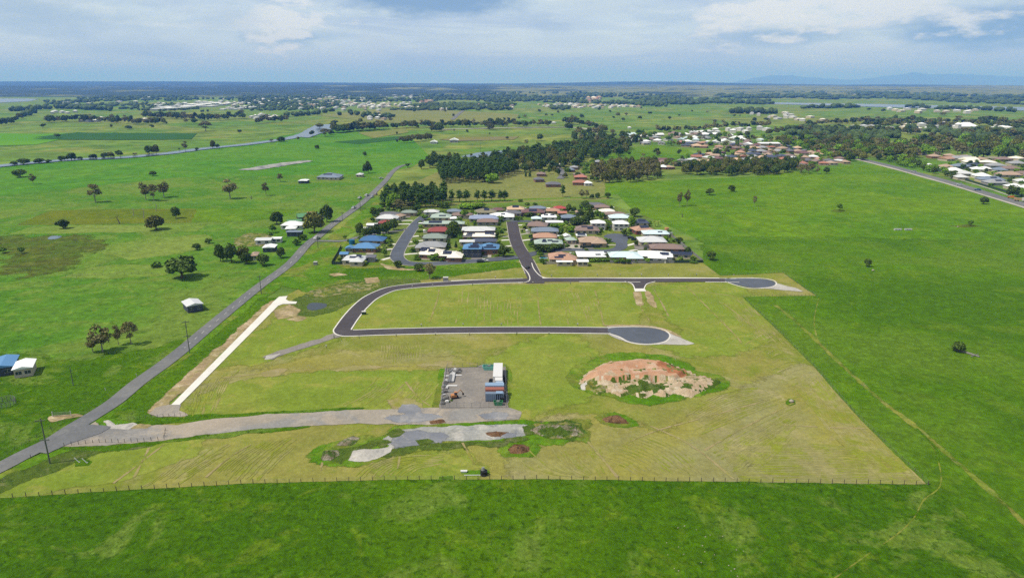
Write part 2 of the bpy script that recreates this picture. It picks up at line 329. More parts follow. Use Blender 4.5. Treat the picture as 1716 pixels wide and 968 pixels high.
def zfree(z):
    k = round(z*10000)
    while any(j in ZUSED for j in range(k-5, k+6)): k += 6
    ZUSED.add(k); return k/10000
def sheet(name, pts, z, mat, kind='structure', rough=None, sm=0, world=False, parent=None):
    z = zfree(z)
    p = pts if world else WP(pts)
    if sm: p = smooth(p, sm, True)
    if area2(p) < 0: p = p[::-1]
    if rough: return soft_sheet(name, p, z, mat, kind, rough[1]*0.75, parent)
    me = bpy.data.meshes.new(name); me.from_pydata([(x, y, z) for x, y in p], [], [tuple(range(len(p)))])
    me.materials.append(mat); me.update()
    o = link(name, me, parent)
    if kind: o['kind'] = kind
    return o
def offset_line(p, off):
    out = []
    for i in range(len(p)):
        a, b = p[max(i-1, 0)], p[min(i+1, len(p)-1)]; dx, dy = b[0]-a[0], b[1]-a[1]; l = math.hypot(dx, dy) or 1
        out.append((p[i][0]-dy/l*off, p[i][1]+dx/l*off))
    return out
def soft_road(name, line, w, z, mat, kind='structure'):
    offs = (w*0.95, w*0.3, -w*0.3, -w*0.95); n = len(line); vs = []
    for k in offs: vs += [(x, y, z-0.006*abs(k)/w) for x, y in offset_line(line, k)]
    fs = [(k*n+i, (k+1)*n+i, (k+1)*n+i+1, k*n+i+1) for k in range(3) for i in range(n-1)]
    me = bpy.data.meshes.new(name); me.from_pydata(vs, [], fs)
    at = me.attributes.new('fade', 'FLOAT', 'POINT'); at.data.foreach_set('value', [1.0]*n+[0.35]*(2*n)+[1.0]*n)
    me.materials.append(mat); me.update(); o = link(name, me); o['kind'] = kind; return o
def ribbon_mb(mb, line, w, z, off=0.0, h=0.0, jit=0.0):
    a, b = offset_line(line, off+w/2), offset_line(line, off-w/2)
    n = len(line)
    if jit:
        a = [(x+noise.noise((x*.3, y*.3, 1))*jit, y+noise.noise((x*.3, y*.3, 2))*jit) for x, y in a]
        b = [(x+noise.noise((x*.3, y*.3, 3))*jit, y+noise.noise((x*.3, y*.3, 4))*jit) for x, y in b]
    if h == 0:
        mb.add([(x,y,z) for x,y in a]+[(x,y,z) for x,y in b], [(i, n+i, n+i+1, i+1) for i in range(n-1)])
    else:
        vs = [(x,y,z) for x,y in a]+[(x,y,z) for x,y in b]+[(x,y,z+h) for x,y in a]+[(x,y,z+h) for x,y in b]
        fs = []
        for i in range(n-1): fs += [(2*n+i, 3*n+i, 3*n+i+1, 2*n+i+1), (i, 2*n+i, 2*n+i+1, i+1), (n+i, n+i+1, 3*n+i+1, 3*n+i)]
        fs += [(0, n, 3*n, 2*n), (n-1, 3*n-1, 4*n-1, 2*n-1)]
        mb.add(vs, fs)
def road(name, s, w, z, mat, kerb=0.0, kmat=None, n=6, kind='structure', jit=0.0):
    z = zfree(z); line = smooth(WP(s), n); mb = MB(); ribbon_mb(mb, line, w, z, jit=jit)
    o = link(name, mb.mesh(name, mat)); o['kind'] = kind
    return line
def kerbs(name, line, offs, w=0.5, mat=None, z=0.0, h=0.17):
    mb = MB()
    for a, b, off in offs: ribbon_mb(mb, line[a:b], w, z, off, h)
    o = link(name, mb.mesh(name, mat or CONC)); o['kind'] = 'structure'; return o

# ------------------------------------------------------------------ the land
# the ground: one sheet reaching past the horizon, graded grid so that near cells stay small
xs = sorted(set([-45000,-20000,-9000,-5000]+list(range(-3000, 3001, 250))+[5000,9000,20000,45000]))
ys = sorted(set([-1500,-400]+list(range(0, 3001, 200))+[4000,5500,8000,12000,20000,32000,60000]))
me = bpy.data.meshes.new('ground')
me.from_pydata([(x, y, 0) for y in ys for x in xs], [], [(j*len(xs)+i, j*len(xs)+i+1, (j+1)*len(xs)+i+1, (j+1)*len(xs)+i) for j in range(len(ys)-1) for i in range(len(xs)-1)])
me.materials.append(G_far); link('ground', me)['kind'] = 'structure'

sheet('left_pasture', '-700,400 -300,283 0,290 300,296 640,290 655,296 600,346 480,445 350,548 190,676 0,790 -200,900 -700,900', 0.05, G_left)
sheet('left_pasture', '-700,262 0,279 130,268 280,257 400,243 540,214 690,232 720,262 690,280 640,291 300,297 -300,360 -700,380', 0.05, G_left2)
sheet('left_pasture', '-300,640 0,596 120,606 240,592 296,578 228,636 150,694 60,745 -40,790 -300,860', 0.07, G_lush, rough=(12,7))
sheet('ochre_paddock', '30,377 85,353 180,351 330,350 322,373 150,376', 0.08, G_ochre, rough=(25,2))
sheet('ochre_paddock', '322,373 332,350 500,351 470,364 420,371', 0.085, G_right2, rough=(25,2))
sheet('pale_paddock', '105,464 165,448 215,445 280,446 270,461 180,464', 0.08, G_light, rough=(12,4))
sheet('pale_paddock', '20,392 110,390 330,386 345,378 150,378 60,380', 0.08, G_light, rough=(16,4))
sheet('pale_paddock', '150,418 260,398 340,394 350,410 300,424 220,434', 0.08, G_light, rough=(16,4))
for s in ('30,404 70,398 110,400 160,414 150,421 110,422 105,432 72,436 45,428 35,415', '60,440 100,428 104,440 84,452 60,460', '24,446 40,432 60,430 40,444 30,458 22,456', '0,396 20,395 40,402 20,405 0,404'):
    sheet('marsh_patch', s, 0.10, G_marsh, rough=(6,14))
sheet('bright_crop_field', '-60,222 60,225 110,224 200,222 130,228 60,243 -60,246', 0.5, G_bright)
sheet('dark_crop_field', '55,234 140,223 330,224 320,234 200,235', 0.7, G_dark)
sheet('dark_crop_field', '55,231 130,222 150,223 100,232', 0.6, G_dark)
sheet('pale_far_field', '535,194 640,182 780,186 870,192 860,206 760,206 700,207 640,206', 0.5, G_tan)
sheet('pale_far_field', '600,223 680,217 685,222 625,232', 0.5, G_tan)
sheet('dark_far_field', '560,238 700,226 730,228 600,242', 0.4, G_dark)
sheet('brown_far_field', '735,234 770,230 870,229 860,235 760,237', 0.6, ground_mat('brown_far', C(140,134,98), C(130,138,88), sl=0.01, bump=0))
sheet('green_slope', '985,273 1010,262 1060,248 1095,243 1150,250 1170,262 1140,270 1060,277', 0.3, G_right2)
sheet('parkland', '640,350 690,308 745,284 860,262 960,272 1020,300 1018,334 860,339 700,347', 0.06, G_tan, rough=(20,2))
sheet('green_strip', '690,344 760,339 1000,331 1070,318 1016,306 1016,330 850,334 700,340', 0.07, G_right2, rough=(20,2))
# right pastures
sheet('right_pasture', '1016,306 1100,303 1250,297 1430,277 1470,276 1620,320 1760,364 2300,520 2300,560 1716,420 1400,410 1180,405 1060,352', 0.05, G_right2)
sheet('right_pasture', '1190,398 1400,400 1720,408 1720,436 1400,426 1190,424', 0.193, G_right, rough=(20,9))
sheet('right_pasture', '1180,404 1400,408 1716,418 2300,558 2600,1100 1560,1100 1555.5,812 1480,740 1430,690 1370,620 1310,560 1245,498 1368,496 1312,457 1207,462 1178,440', 0.188, G_right, rough=(3,.5))
sheet('front_pasture', '-500,870 0,836 200,823 400,812 640,805 900,804 1200,808 1400,811 1557,813 1900,1100 1700,1500 0,1500 -900,1300', 0.19, G_lush, rough=(3,.5))
# the mown subdivision
sheet('mown_field', '-30,838 10,815 140,775 200,760 470,500 560,455 700,447 870,438 912,442 1178,440 1207,462 1312,457 1368,496 1245,498 1310,560 1370,620 1430,690 1480,740 1556,813 1400,810 1200,807 900,803 640,804 400,811 200,822', 0.10, G_mown)
for s in ('1180,812 1555,812 1480,740 1430,690 1370,622 1300,640 1180,700 1120,760', '640,470 880,473 1000,473 900,486 640,500', '380,640 560,600 740,600 735,620 560,630 360,655',
          '950,700 1100,740 1120,800 900,800 880,770'):
    sheet('dry_mown_patch', s, 0.12, G_mown2, rough=(12,7), sm=4)
for s in ('590,505 640,484 880,478 1050,478 1060,500 1040,545 900,547 620,552 588,548', '1085,484 1240,480 1280,560 1180,590 1100,575 1150,555', '330,610 450,550 560,560 440,600', '840,600 960,570 980,640 900,690 850,680',
          '340,690 420,640 730,625 740,680 560,688', '660,790 760,770 780,800 670,803', '420,590 500,520 600,545 560,560'):
    sheet('green_mown_patch', s, 0.125, G_mown3, rough=(12,7), sm=4)
# verges, weeds, scrub
sheet('road_verge', '96,752 150,709 211,660 309,594 435,490 500,432 530,412 600,402 560,440 700,448 860,438 875,446 700,466 640,476 600,492 560,500 470,476 430,510 240,700 200,742 130,760 20,830 -60,850 -60,822', 0.13, G_verge, rough=(8,2.5))
sheet('road_verge', '545,404 640,330 652,322 640,350 600,380 575,400', 0.13, G_verge, rough=(8,2))
sheet('drain_grass', '190,700 240,650 330,590 440,500 458,500 450,520 300,640 240,700', 0.15, G_lush, rough=(5,2))
sheet('mown_verge', '-30,836 60,795 130,757 200,742 270,738 330,730 330,760 200,800 60,826', 0.14, G_mown3, rough=(10,3))
sheet('drain_weeds', '-20,815 40,790 86,770 125,755 200,745 262,738 255,745 160,757 100,785 30,810 -20,832', 0.16, G_rough, rough=(4,2))
sheet('basin_weeds', '482,520 500,500 560,478 620,470 690,468 700,474 650,484 610,500 590,506 560,520 520,530 495,528', 0.16, G_rough, rough=(4,2.5))
sheet('basin_dirt', '520,492 560,480 618,474 640,476 600,486 545,497', 0.18, G_scrub, rough=(3,4))
sheet('lush_bank', '560,452 640,450 720,452 860,440 872,446 760,462 700,468 620,468 560,466', 0.15, G_lush, rough=(6,3))
sheet('green_verge', '100,752 200,747 330,728 430,718 520,712 516,716 330,735 262,742 200,753', 0.165, G_lush, rough=(4,1.4))
sheet('green_verge', '205,700 312,702 318,697 420,694 560,686 610,684 560,690 430,697 350,703 240,712', 0.166, G_lush, rough=(4,1.2))
sheet('boundary_grass', '742,617 760,609 780,611 845,612 853,620 856,640 850,616 745,619', 0.167, G_verge, rough=(3,1))
sheet('boundary_grass', '735,683 744,640 748,618 740,618 734,650 728,683', 0.167, G_verge, rough=(3,1))
sheet('pond_water', '514,516 521,508 545,509 547,514 535,519 520,520', 0.20, WATERD, sm=4)
sheet('pond_water', '80,400 86,396 101,395.5 103,397.5 95,400.5 84,401.5', 0.20, WATER, sm=4)
sheet('dirt_strip', '254,690 268,674 362,590 456,504 460,507 378,584 282,676 272,694', 0.17, G_dirt, rough=(5,2))
sheet('bare_patch', '462,520 484,512 500,520 492,530 470,534', 0.17, G_dirt, rough=(3,2))
sheet('bare_patch', '484,535 500,530 512,533 498,538', 0.17, G_dirt, rough=(3,2))
sheet('bare_patch', '612,467 632,465 634,473 616,475', 0.19, G_dirt, rough=(3,1))
sheet('bare_patch', '553,460 568,458 580,461 560,463', 0.19, G_dirt, rough=(3,1))
sheet('bare_patch', '638,442 652,446 680,451 705,451 706,453 676,453 650,451', 0.19, G_dirt, rough=(4,1))
sheet('farm_yard_dirt', '400,400 420,391 440,393 452,398 440,412 400,412', 0.12, G_scrub, rough=(6,4))
sheet('gravel_apron', '287,679 300,679 298,688 312,697 268,697 252,693 262,684', 0.20, G_gravel, rough=(3,0.8))
# gravel haul road
sheet('gravel_road', '100,748 118,734 160,708 166,716 235,715 300,713 360,703 450,696 560,690 670,687 745,684 850,684 872,690 866,702 800,707 700,711 600,709 520,713 430,718 330,729 270,738 200,743 130,748', 0.21, G_gravel, rough=(4,0.8))
sheet('worn_gravel_patch', '650,701 680,696 715,696 735,700 700,705 665,705', 0.23, G_slate, rough=(3,2))
sheet('worn_gravel_patch', '668,690 676,679 690,679 702,690 690,694', 0.23, G_slate, rough=(3,1.5))
sheet('worn_gravel_patch', '805,696 830,692 845,695 842,701 815,702', 0.23, G_slate, rough=(3,2))
sheet('worn_gravel_patch', '722,707 740,704 746,708 724,710', 0.235, G_brown, rough=(3,1))
sheet('compound_pad', '747,618 800,616 806,612 822,612 826,616 846,616 851,684 737,685', 0.24, G_pad, rough=(3,0.5))
# lime strip and its weeds
sheet('strip_weeds', '536,770 540,756 560,748 585,748 612,738 640,736 665,722 705,715 800,711 890,708 930,708 975,708 977,735 940,739 880,738 800,741 720,744 672,752 640,768 600,776 560,774', 0.17, G_verge, rough=(4,4))
for s_ in ('540,772 548,758 570,752 600,748 632,738 650,742 620,752 600,756 570,775', '640,765 655,750 720,742 800,742 860,739 800,744 700,748 660,762', '900,712 940,708 974,709 978,724 960,736 930,732'):
    sheet('strip_weeds', s_, 0.172, G_rough, rough=(4,3))
sheet('lime_strip', '640,740 652,732 670,724 705,718 800,714.5 880,713 888,722 874,732 800,736.5 722,738.5 668,745 650,754 656,746', 0.21, G_lime, rough=(4,1.2))
sheet('wet_patch', '660,742 672,728 700,726 738,727 748,733 735,739 700,742 664,746', 0.23, G_slate, rough=(4,2.5))
for s_ in ('624,744 636,738 650,742 640,750', '652,728 668,722 676,726 660,732', '700,740 716,737 724,741 706,743', '846,737 870,733 880,737 860,740', '880,716 892,713 900,722 886,727'):
    sheet('weed_patch', s_, 0.26, G_rough, rough=(3,1.6))
sheet('wet_patch', '842,731 850,727 862,728 862,733 850,735', 0.23, G_slate, rough=(3,0.8))
sheet('brown_puddle', '818,727 832,724 850,726 846,731 824,731', 0.225, G_brown, rough=(3,1))
sheet('pale_pile_base', '588,770 596,757 640,752 655,750 640,765 612,773', 0.24, G_white, rough=(3,1))
sheet('rubble_patch', '888,722 905,713 930,715 950,711 972,713 968,722 974,729 950,732 920,731', 0.22, G_scrub, rough=(3,2.5))
sheet('rubble_patch', '540,770 548,757 565,757 566,763 552,771', 0.23, G_rubble, rough=(3,1.2))
sheet('rubble_patch', '570,745 590,733 598,736 585,746', 0.23, G_rubble, rough=(3,1.2))
# tracks
def track(s, w, mat=None, z=0.2, jit=0.5, name='worn_track'):
    return soft_road(name, smooth(WP(s), 8), w, zfree(z), mat or G_track)
track('1300,512 1340,545 1400,602 1470,666 1530,712 1600,772 1660,825 1740,900', 1.7, G_track)
track('1372,500 1365,530 1366,555 1378,582 1420,620', 0.5, G_track)
track('1530,712 1560,745 1574,780 1575,815 1548,838 1530,870 1500,898 1460,925 1400,968 1370,990', 0.36, G_track)
track('1535,718 1566,750 1572,775', 0.9, G_lush)
for s in ('360,635 480,622 600,616 700,613 780,608', '780,611 740,617 640,612', '400,560 380,590 350,612 330,640', '1270,558 1250,538 1212,508', '1085,482 1170,489 1235,497',
          '1045,745 1100,722 1180,700 1290,670', '1180,755 1250,715 1330,675', '1090,714 1140,736 1180,762 1230,803', '1285,710 1380,716 1450,718', '985,740 1010,770 1035,800', '775,742 785,760 795,778',
          '1095,484 1110,510 1120,530', '1068,490 1074,515 1090,540', '900,484 902,510 906,545', '997,487 1005,515 1012,545', '720,540 732,505 736,485', '1150,480 1230,560 1240,575',
          '680,640 700,665 720,680', '225,800 240,770 250,750', '190,810 230,780 275,745', '345,800 380,770 420,745', '540,775 536,800', '670,765 664,802'):
    track(s, 0.65, G_hayd, 0.175, 0.9)
for s in ('1062,490 1068,512 1076,512 1072,490', '1082,490 1088,508 1098,516 1094,498 1086,488'):
    sheet('bare_patch', s, 0.18, G_dirt, rough=(3,1))
for s_ in ('440,626 460,622 480,621 470,627 450,629', '700,613 740,609 790,608 800,611 760,613', '655,672 672,668 692,673 700,683 672,686', '560,620 600,616 640,615 600,619'):
    sheet('worn_patch', s_, 0.181, G_hayd, rough=(3,2.5))

# hay rows left by the mower: interpolated between two guide lines
mb = MB()
HN = [0]
def hay(a, b, n, w=0.42, z=0.15, drop=0.0):
    A, B = smooth(WP(a), 8), smooth(WP(b), 8)
    n = int(n*1.6)
    for i in range(n+1):
        t = i/n
        ln = [(p[0]+(q[0]-p[0])*t, p[1]+(q[1]-p[1])*t) for p, q in zip(A, B)]
        ln = [(x+noise.noise((x*.05, y*.05, i))*0.6, y+noise.noise((x*.05, y*.05, i+50))*0.6) for x, y in ln]
        k0 = int(rnd.random()*drop*len(ln)); k1 = len(ln)-int(rnd.random()*drop*len(ln))
        if k1-k0 > 3: ribbon_mb(mb, ln[k0:k1], w*(0.8+0.5*rnd.random()), 0.1501+0.0001*HN[0], jit=0.5)
        HN[0] += 1
hay('1240,805 1400,808 1548,811', '1210,745 1350,745 1480,752', 17)
hay('1550,810 1480,742 1425,690 1368,622', '1470,800 1400,735 1365,690 1325,640', 14, drop=0.25)
hay('1190,760 1250,725 1340,680', '1240,803 1290,768 1330,730', 11, drop=0.2)
hay('1235,560 1275,540 1300,560', '1330,668 1352,660 1372,640', 10, drop=0.3)
hay('1060,720 1130,750 1190,800', '980,760 1040,780 1080,802', 8, drop=0.3)
hay('1150,690 1220,655 1290,650', '1170,730 1240,700 1320,670', 9, drop=0.3)
hay('440,805 470,770 510,735', '345,808 380,775 440,735', 11, drop=0.4)
hay('590,805 640,770 760,760', '680,800 700,785 740,778', 8, drop=0.4)
hay('300,812 330,790 420,735', '240,816 270,795 310,760', 7, drop=0.5)
hay('870,482 872,510 874,545', '770,482 768,510 764,545', 12, 0.36, drop=0.5)
hay('990,482 1000,510 1012,545', '930,482 940,510 948,545', 8, 0.36, drop=0.5)
hay('700,572 705,590 705,606', '640,578 640,592 640,612', 9, 0.36, drop=0.3)
hay('735,640 725,660 700,682', '640,628 610,655 560,684', 12, 0.36, drop=0.5)
hay('400,620 380,645 360,690', '340,640 325,665 320,700', 7, 0.36, drop=0.4)
hay('1245,500 1290,545 1335,590', '1205,505 1240,540 1290,590', 8, 0.36, drop=0.3)
hay('860,760 900,790 960,800', '1000,740 1010,770 1020,800', 10, 0.36, drop=0.5)
tag(link('mown_hay_rows', mb.mesh('mown_hay_rows', G_hay)), 'thin tan rows of cut hay curving over the mown field', 'hay', kind='stuff')

# ------------------------------------------------------------------ water and roads
road('creek', '-40,283 0,279 60,273 130,268 200,265 280,258 340,250 400,244 440,239 480,233 505,227 525,219 540,213 552,210', 26, 0.9, WATER, jit=3)
sheet('creek', '500,229 515,219 532,210 555,209 557,217 540,222 515,231', 0.95, WATER, rough=(20,4))
sheet('mud_flat', '404,285 430,281 470,274 515,269.5 521,270.5 480,277 430,285', 0.5, G_lime, rough=(12,6))
sheet('creek', '776,263 800,257 840,253 836,259 800,264', 0.5, WATER, rough=(12,3))
sheet('river', '-80,166 0,165.6 45,165.5 64,166.5 50,170 0,172.5 -80,173', 1.0, WATER)
sheet('river', '1075,168 1180,169.5 1300,172 1450,174.5 1600,177.5 1760,181 1760,187 1650,184 1500,180.5 1380,177 1250,173.6 1150,171.5', 1.0, WATER)
main = road('main_road', '-90,828 0,784 40,763 87,740 120,719 153,699 192,674 231,642 273,612 309,584 350,549 400,508 435,480 486,442 515,410 534,396 554,379 579,361 605,342 625,324 646,303 658,288 671,279 688,275', 6.0, 0.30, ASPHO, n=8)
mb = MB()
ln = smooth(WP('309,584 350,549 400,508 435,480 486,442 515,410 534,396 554,379 579,361 605,342 625,324'), 12)
for i in range(0, len(ln)-1, 3): ribbon_mb(mb, ln[i:i+2], 0.14, 0.32)
link('road_markings', mb.mesh('road_markings', CONC))['kind'] = 'structure'
sheet('road_junction', '60,757 95,737 118,721 150,712 185,716 170,726 120,742 80,760', 0.31, ASPHO, rough=(3,.5))
road('side_lane', '530,404 550,404 575,404 600,398 630,392 662,388 682,384', 4.2, 0.29, ASPHO)
westst = road('estate_street', '712,363 703,370 692,382 682,396 673,411 666,425 667,434 680,441 710,443 745,441 790,438 830,435 868,431', 8.0, 0.26, ASPHB)
censt = road('estate_street', '858,372 860,382 863,398 868,412 875,424 882,436 888,448 893,459 898,470', 8.2, 0.27, ASPH)
road('estate_street', '856,372 876,371 892,372', 7, 0.262, ASPHB)
road('estate_street', '878,430 900,424 940,419 985,420 1020,421 1040,415 1040,404 1030,398', 7.5, 0.263, ASPHB)
sheet('estate_street', '1012,396 1025,392 1045,393 1053,398 1050,405 1035,408 1018,402', 0.265, ASPHB, sm=4)
road('far_road', '758,201 768,192 776,186', 12, 1.0, ASPHO)
road('far_road', '730,218 800,216 870,214.6 930,214 965,214.6 985,217 1003,222 1008,228', 16, 1.0, CONCD)
hwline = road('highway', '1440,266 1465,272 1500,280.5 1527,288 1560,297 1596,307 1625,315.5 1655,325 1716,343 1790,366', 11.5, 0.3, ASPHO)
road('highway_shoulder', '1440,267 1465,273 1500,282 1527,289 1560,298.5 1596,308 1655,326 1716,344.5 1790,368', 15, 0.2, CONCD)
road('footpath', '1590,297 1620,305 1650,314 1700,331 1760,350', 2.2, 0.3, CONCD)
road('estate_street', '905,262 925,275 938,284 944,292 938,300', 8, 0.3, ASPHO)
# the new subdivision road
ring_w = '898,470 870,470.5 820,472 760,475 700,479 668,482.5 648,487 622,499 604,514 589,531 577,548'
ring_s = '577,548 574,554 579,558 592,558.5 650,556.5 760,554 900,553.3 1020,554.5'
ring = road('new_road', ring_w+' '+ring_s[8:], 7.0, 0.28, ASPH, n=10)
east = road('new_road', '886,470 940,469.5 1000,469.4 1060,470 1130,470 1200,470 1236,470.5', 6.6, 0.285, ASPH)
sheet('new_road', '572,548 570,556 578,562 596,561.5 600,555 590,552 586,545', 0.283, ASPH, sm=3)
sheet('new_road', '880,474 889,462 893,456 898,462 913,474 896,475', 0.287, ASPH, sm=3)
sheet('new_road', '1047,472.5 1060,476 1064,484 1079,484 1083,477 1097,472.5 1095,469 1050,469', 0.287, ASPH)
sheet('concrete_crossing', '1062,484 1080,484 1083,488.5 1064,489', 0.25, CONC)
sheet('turning_bowl_gravel', '1214,471 1236,477 1256,482 1290,484 1310,486 1345,489 1335,484 1300,475 1290,470 1262,466 1230,467', 0.25, G_white, rough=(3,.6))
sheet('turning_bowl_gravel', '1016,558 1030,566 1050,573 1080,578 1108,577 1150,578 1162,576 1130,563 1112,553 1070,547 1020,548', 0.25, G_white, rough=(3,.6))
sheet('turning_bowl_dirt', '1012,546 1070,545 1115,551 1140,565 1120,557 1070,548', 0.255, G_dirt, rough=(3,1))
sheet('turning_bowl', '1215,468.5 1240,467.2 1275,467.8 1295,471.5 1299,477 1288,481.3 1262,482.5 1240,479 1222,474', 0.29, ASPHB, sm=4)
sheet('turning_bowl', '1020,551 1050,549 1090,550 1112,555 1121,563 1112,572.5 1085,576.5 1056,573 1038,564 1022,558.5', 0.29, ASPHB, sm=4)
road('haul_track', '566,561 540,570 505,581 470,592 448,601', 5.0, 0.22, G_pad, jit=0.8)
sheet('pale_pile_base', '444,603 448,597 470,593 460,599 452,602', 0.235, G_white, rough=(3,.6))
nr = len(ring); ne = len(east); nw = len(westst); nc = len(censt)
kerbs('kerb', ring, [(8, nr, -3.7), (8, nr, 3.7)], 0.55, z=0.14)
kerbs('kerb', east, [(9, 20, -3.55), (28, ne, -3.55), (9, ne, 3.55)], 0.5, z=0.14)
kerbs('kerb', westst, [(6, nw-4, 4.2), (0, 62, -4.2)], 0.35, mat=CONCD, z=0.12)
kerbs('kerb', censt, [(6, 24, 4.25), (0, 20, -4.25), (30, nc-6, -4.25), (30, nc-6, 4.25)], 0.4, mat=CONCD, z=0.12)
kerbs('kerb', smooth(WP('1047,472.2 1059,476 1064,485'), 8), [(0, 17, 0)], 0.5, z=0.14)
kerbs('kerb', smooth(WP('1079,485 1084,476.5 1098,472.2'), 8), [(0, 17, 0)], 0.5, z=0.14)
kerbs('kerb', smooth(WP('869,474.5 884,472.5 888,467 884,457 874,446'), 8), [(0, 33, 0)], 0.5, z=0.14)
kerbs('kerb', smooth(WP('930,466.5 912,465.5 902,460 894,450 891,441'), 8), [(0, 33, 0)], 0.5, z=0.14)
kerbs('kerb', smooth(WP('1020,559 1038,565.5 1056,574.5 1085,578 1114,573.5 1123,563 1113,553.5 1090,548.6 1050,547.8 1020,550'), 6), [(0, 55, 0)], 0.4, z=0.14)
kerbs('kerb', smooth(WP('1215,472 1240,480.4 1262,484 1289,482.4 1301,477 1296,470.4 1275,466.8 1240,466.4 1215,467.5'), 6), [(0, 49, 0)], 0.4, z=0.14)
road('footpath', '905,465.6 925,467 960,466.6 1060,466.6 1140,466.4 1206,466.8', 2.2, 0.24, CONC)
road('footpath', '905,465.6 897,452 893,444', 1.5, 0.24, CONC)
road('footpath', '756,471.5 800,469.6 850,468.3 880,467.6', 1.6, 0.24, CONC)
# concrete access strip at the west
sheet('concrete_driveway', '468,497.5 482,496.5 479,502 484,505 498,506 496,509.5 474,510 466,513 301,679 287,679 454,511 457,507', 0.26, CONC)
sheet('gravel_entry', '80,702 84,698 100,697 128,694 140,697 110,702 88,707', 0.2, G_dirt, rough=(3,.5))
# rock armour at the creek crossing
sheet('culvert_rock', '176,706 181,705 190,713 205,712 222,710 228,712 216,719 188,718', 0.235, G_white, rough=(2,.8))
sheet('bare_patch', '224,714 236,711 252,713 244,718 222,718', 0.232, G_dirt, rough=(2,.8))

# estate lawn and driveways
sheet('estate_lawn', '556,440 562,425 588,400 612,382 640,360 668,349 730,346 860,343 960,337 1010,337 1046,352 1080,372 1118,395 1178,440 912,442 872,434 868,428 700,440 640,441 600,443', 0.12, G_lawn, rough=(8,1))
for s in ('556,440 640,437 655,437 655,442 600,446 560,449', '668,432 690,440 740,438 740,447 676,444', '1000,381 1043,380 1043,391 1005,390', '560,412 578,404 600,398 575,404'):
    sheet('estate_grass_patch', s, 0.14, G_verge, rough=(4,.8))
for a, b in (((690,397),(712,395)), ((685,406),(712,403)), ((679,414),(710,410)), ((676,427),(700,425)), ((645,411),(668,409)), ((645,419),(664,417.5)), ((848,389),(868,388)), ((842,397),(868,396)),
             ((840,403),(868,402)), ((845,413),(872,412)), ((866,378),(885,377)), ((868,385),(890,384)), ((868,394),(890,391)), ((871,404),(898,401)), ((694,388),(706,387)), ((690,377),(720,376)),
             ((668,376),(690,376)), ((672,370),(692,370)), ((640,436),(664,430)), ((1045,399),(1062,399)), ((1003,411),(1034,411)), ((1050,412),(1075,406)), ((1055,421),(1068,419))):
    road('driveway', f'{a[0]},{a[1]} {(a[0]+b[0])/2},{(a[1]+b[1])/2-0.3} {b[0]},{b[1]}', 2.6, 0.17, CONC if (a[0]+b[0])%3 else CONCD, n=2)
sheet('driveway', '745,441 756,433 771,428 777,432 766,438 752,444', 0.18, CONCD)
sheet('concrete_yard', '1062,409 1110,406 1112,419 1064,419', 0.18, G_pad)
sheet('concrete_yard', '944,409 956,400 972,404 976,417 946,420', 0.18, CONCD)

# ------------------------------------------------------------------ haze and hills
def hills():
    nx, ny = 170, 48; vs, fs = [], []
    prof = S('-200,136 0,136.5 300,136.5 520,138 700,139.5 860,140 960,138.5 1040,136.8 1140,137 1250,139.5 1400,142 1500,141.5 1716,143 2000,143')
    for j in range(ny):
        for i in range(nx):
            a = -0.95+1.9*i/(nx-1); t = j/(ny-1); y = 5200+t**1.25*12500; x = y*math.tan(a*0.9)
            px = CX+F*x/(y*CP); py = 140
            for k in range(len(prof)-1):
                if prof[k][0] <= px <= prof[k+1][0]: py = prof[k][1]+(prof[k+1][1]-prof[k][1])*(px-prof[k][0])/(prof[k+1][0]-prof[k][0])
            lim = 100+(140-py)*y/F*CP
            nz = noise.fractal((x/1700, y/2200, 3.3), 0.9, 2.0, 5)
            env = min(1, t*2.2)**1.3
            h = env*(34+26*nz+50*t*(1 if x < 0 else 0.8))
            if t > 0.8: h = max(h, lim*min(1, (t-0.8)/0.15)*0.99+2*noise.noise((x/300, y/300, 2)))
            h = min(h, lim-2+2*noise.noise((x/260, y/260, 5)))
            vs.append((x, y, h-2 if j else -3))
    for j in range(ny-1):
        for i in range(nx-1): fs.append((j*nx+i, j*nx+i+1, (j+1)*nx+i+1, (j+1)*nx+i))
    me = bpy.data.meshes.new('hills'); me.from_pydata(vs, [], fs)
    for p in me.polygons: p.use_smooth = True
    m, nt, bs = new_mat('hill_country'); g = N(nt, 'ShaderNodeNewGeometry'); P = g.outputs['Position']
    sep = N(nt, 'ShaderNodeSeparateXYZ'); L(nt, P, sep.inputs[0])
    side = ramp(nt, sep.outputs[0], -1500, 1500)
    nn = noise_n(nt, P, 0.0011, 8, 0.68, 0.6)
    past = math_n(nt, 'ADD', nn, math_n(nt, 'MULTIPLY', math_n(nt, 'SUBTRACT', side, 0.5), 0.16))
    far = ramp(nt, sep.outputs[1], 15500, 10500)
    c = mixc(nt, math_n(nt, 'MULTIPLY', ramp(nt, past, 0.47, 0.53), far), C(46,66,44), C(128,142,86))
    c = mixc(nt, ramp(nt, noise_n(nt, P, 0.006, 6, 0.7), 0.52, 0.6), c, C(50,76,46))
    L(nt, c, bs.inputs['Base Color']); bs.inputs['Roughness'].default_value = 1
    me.materials.append(m); tag(link('hills', me), kind='structure')
hills()
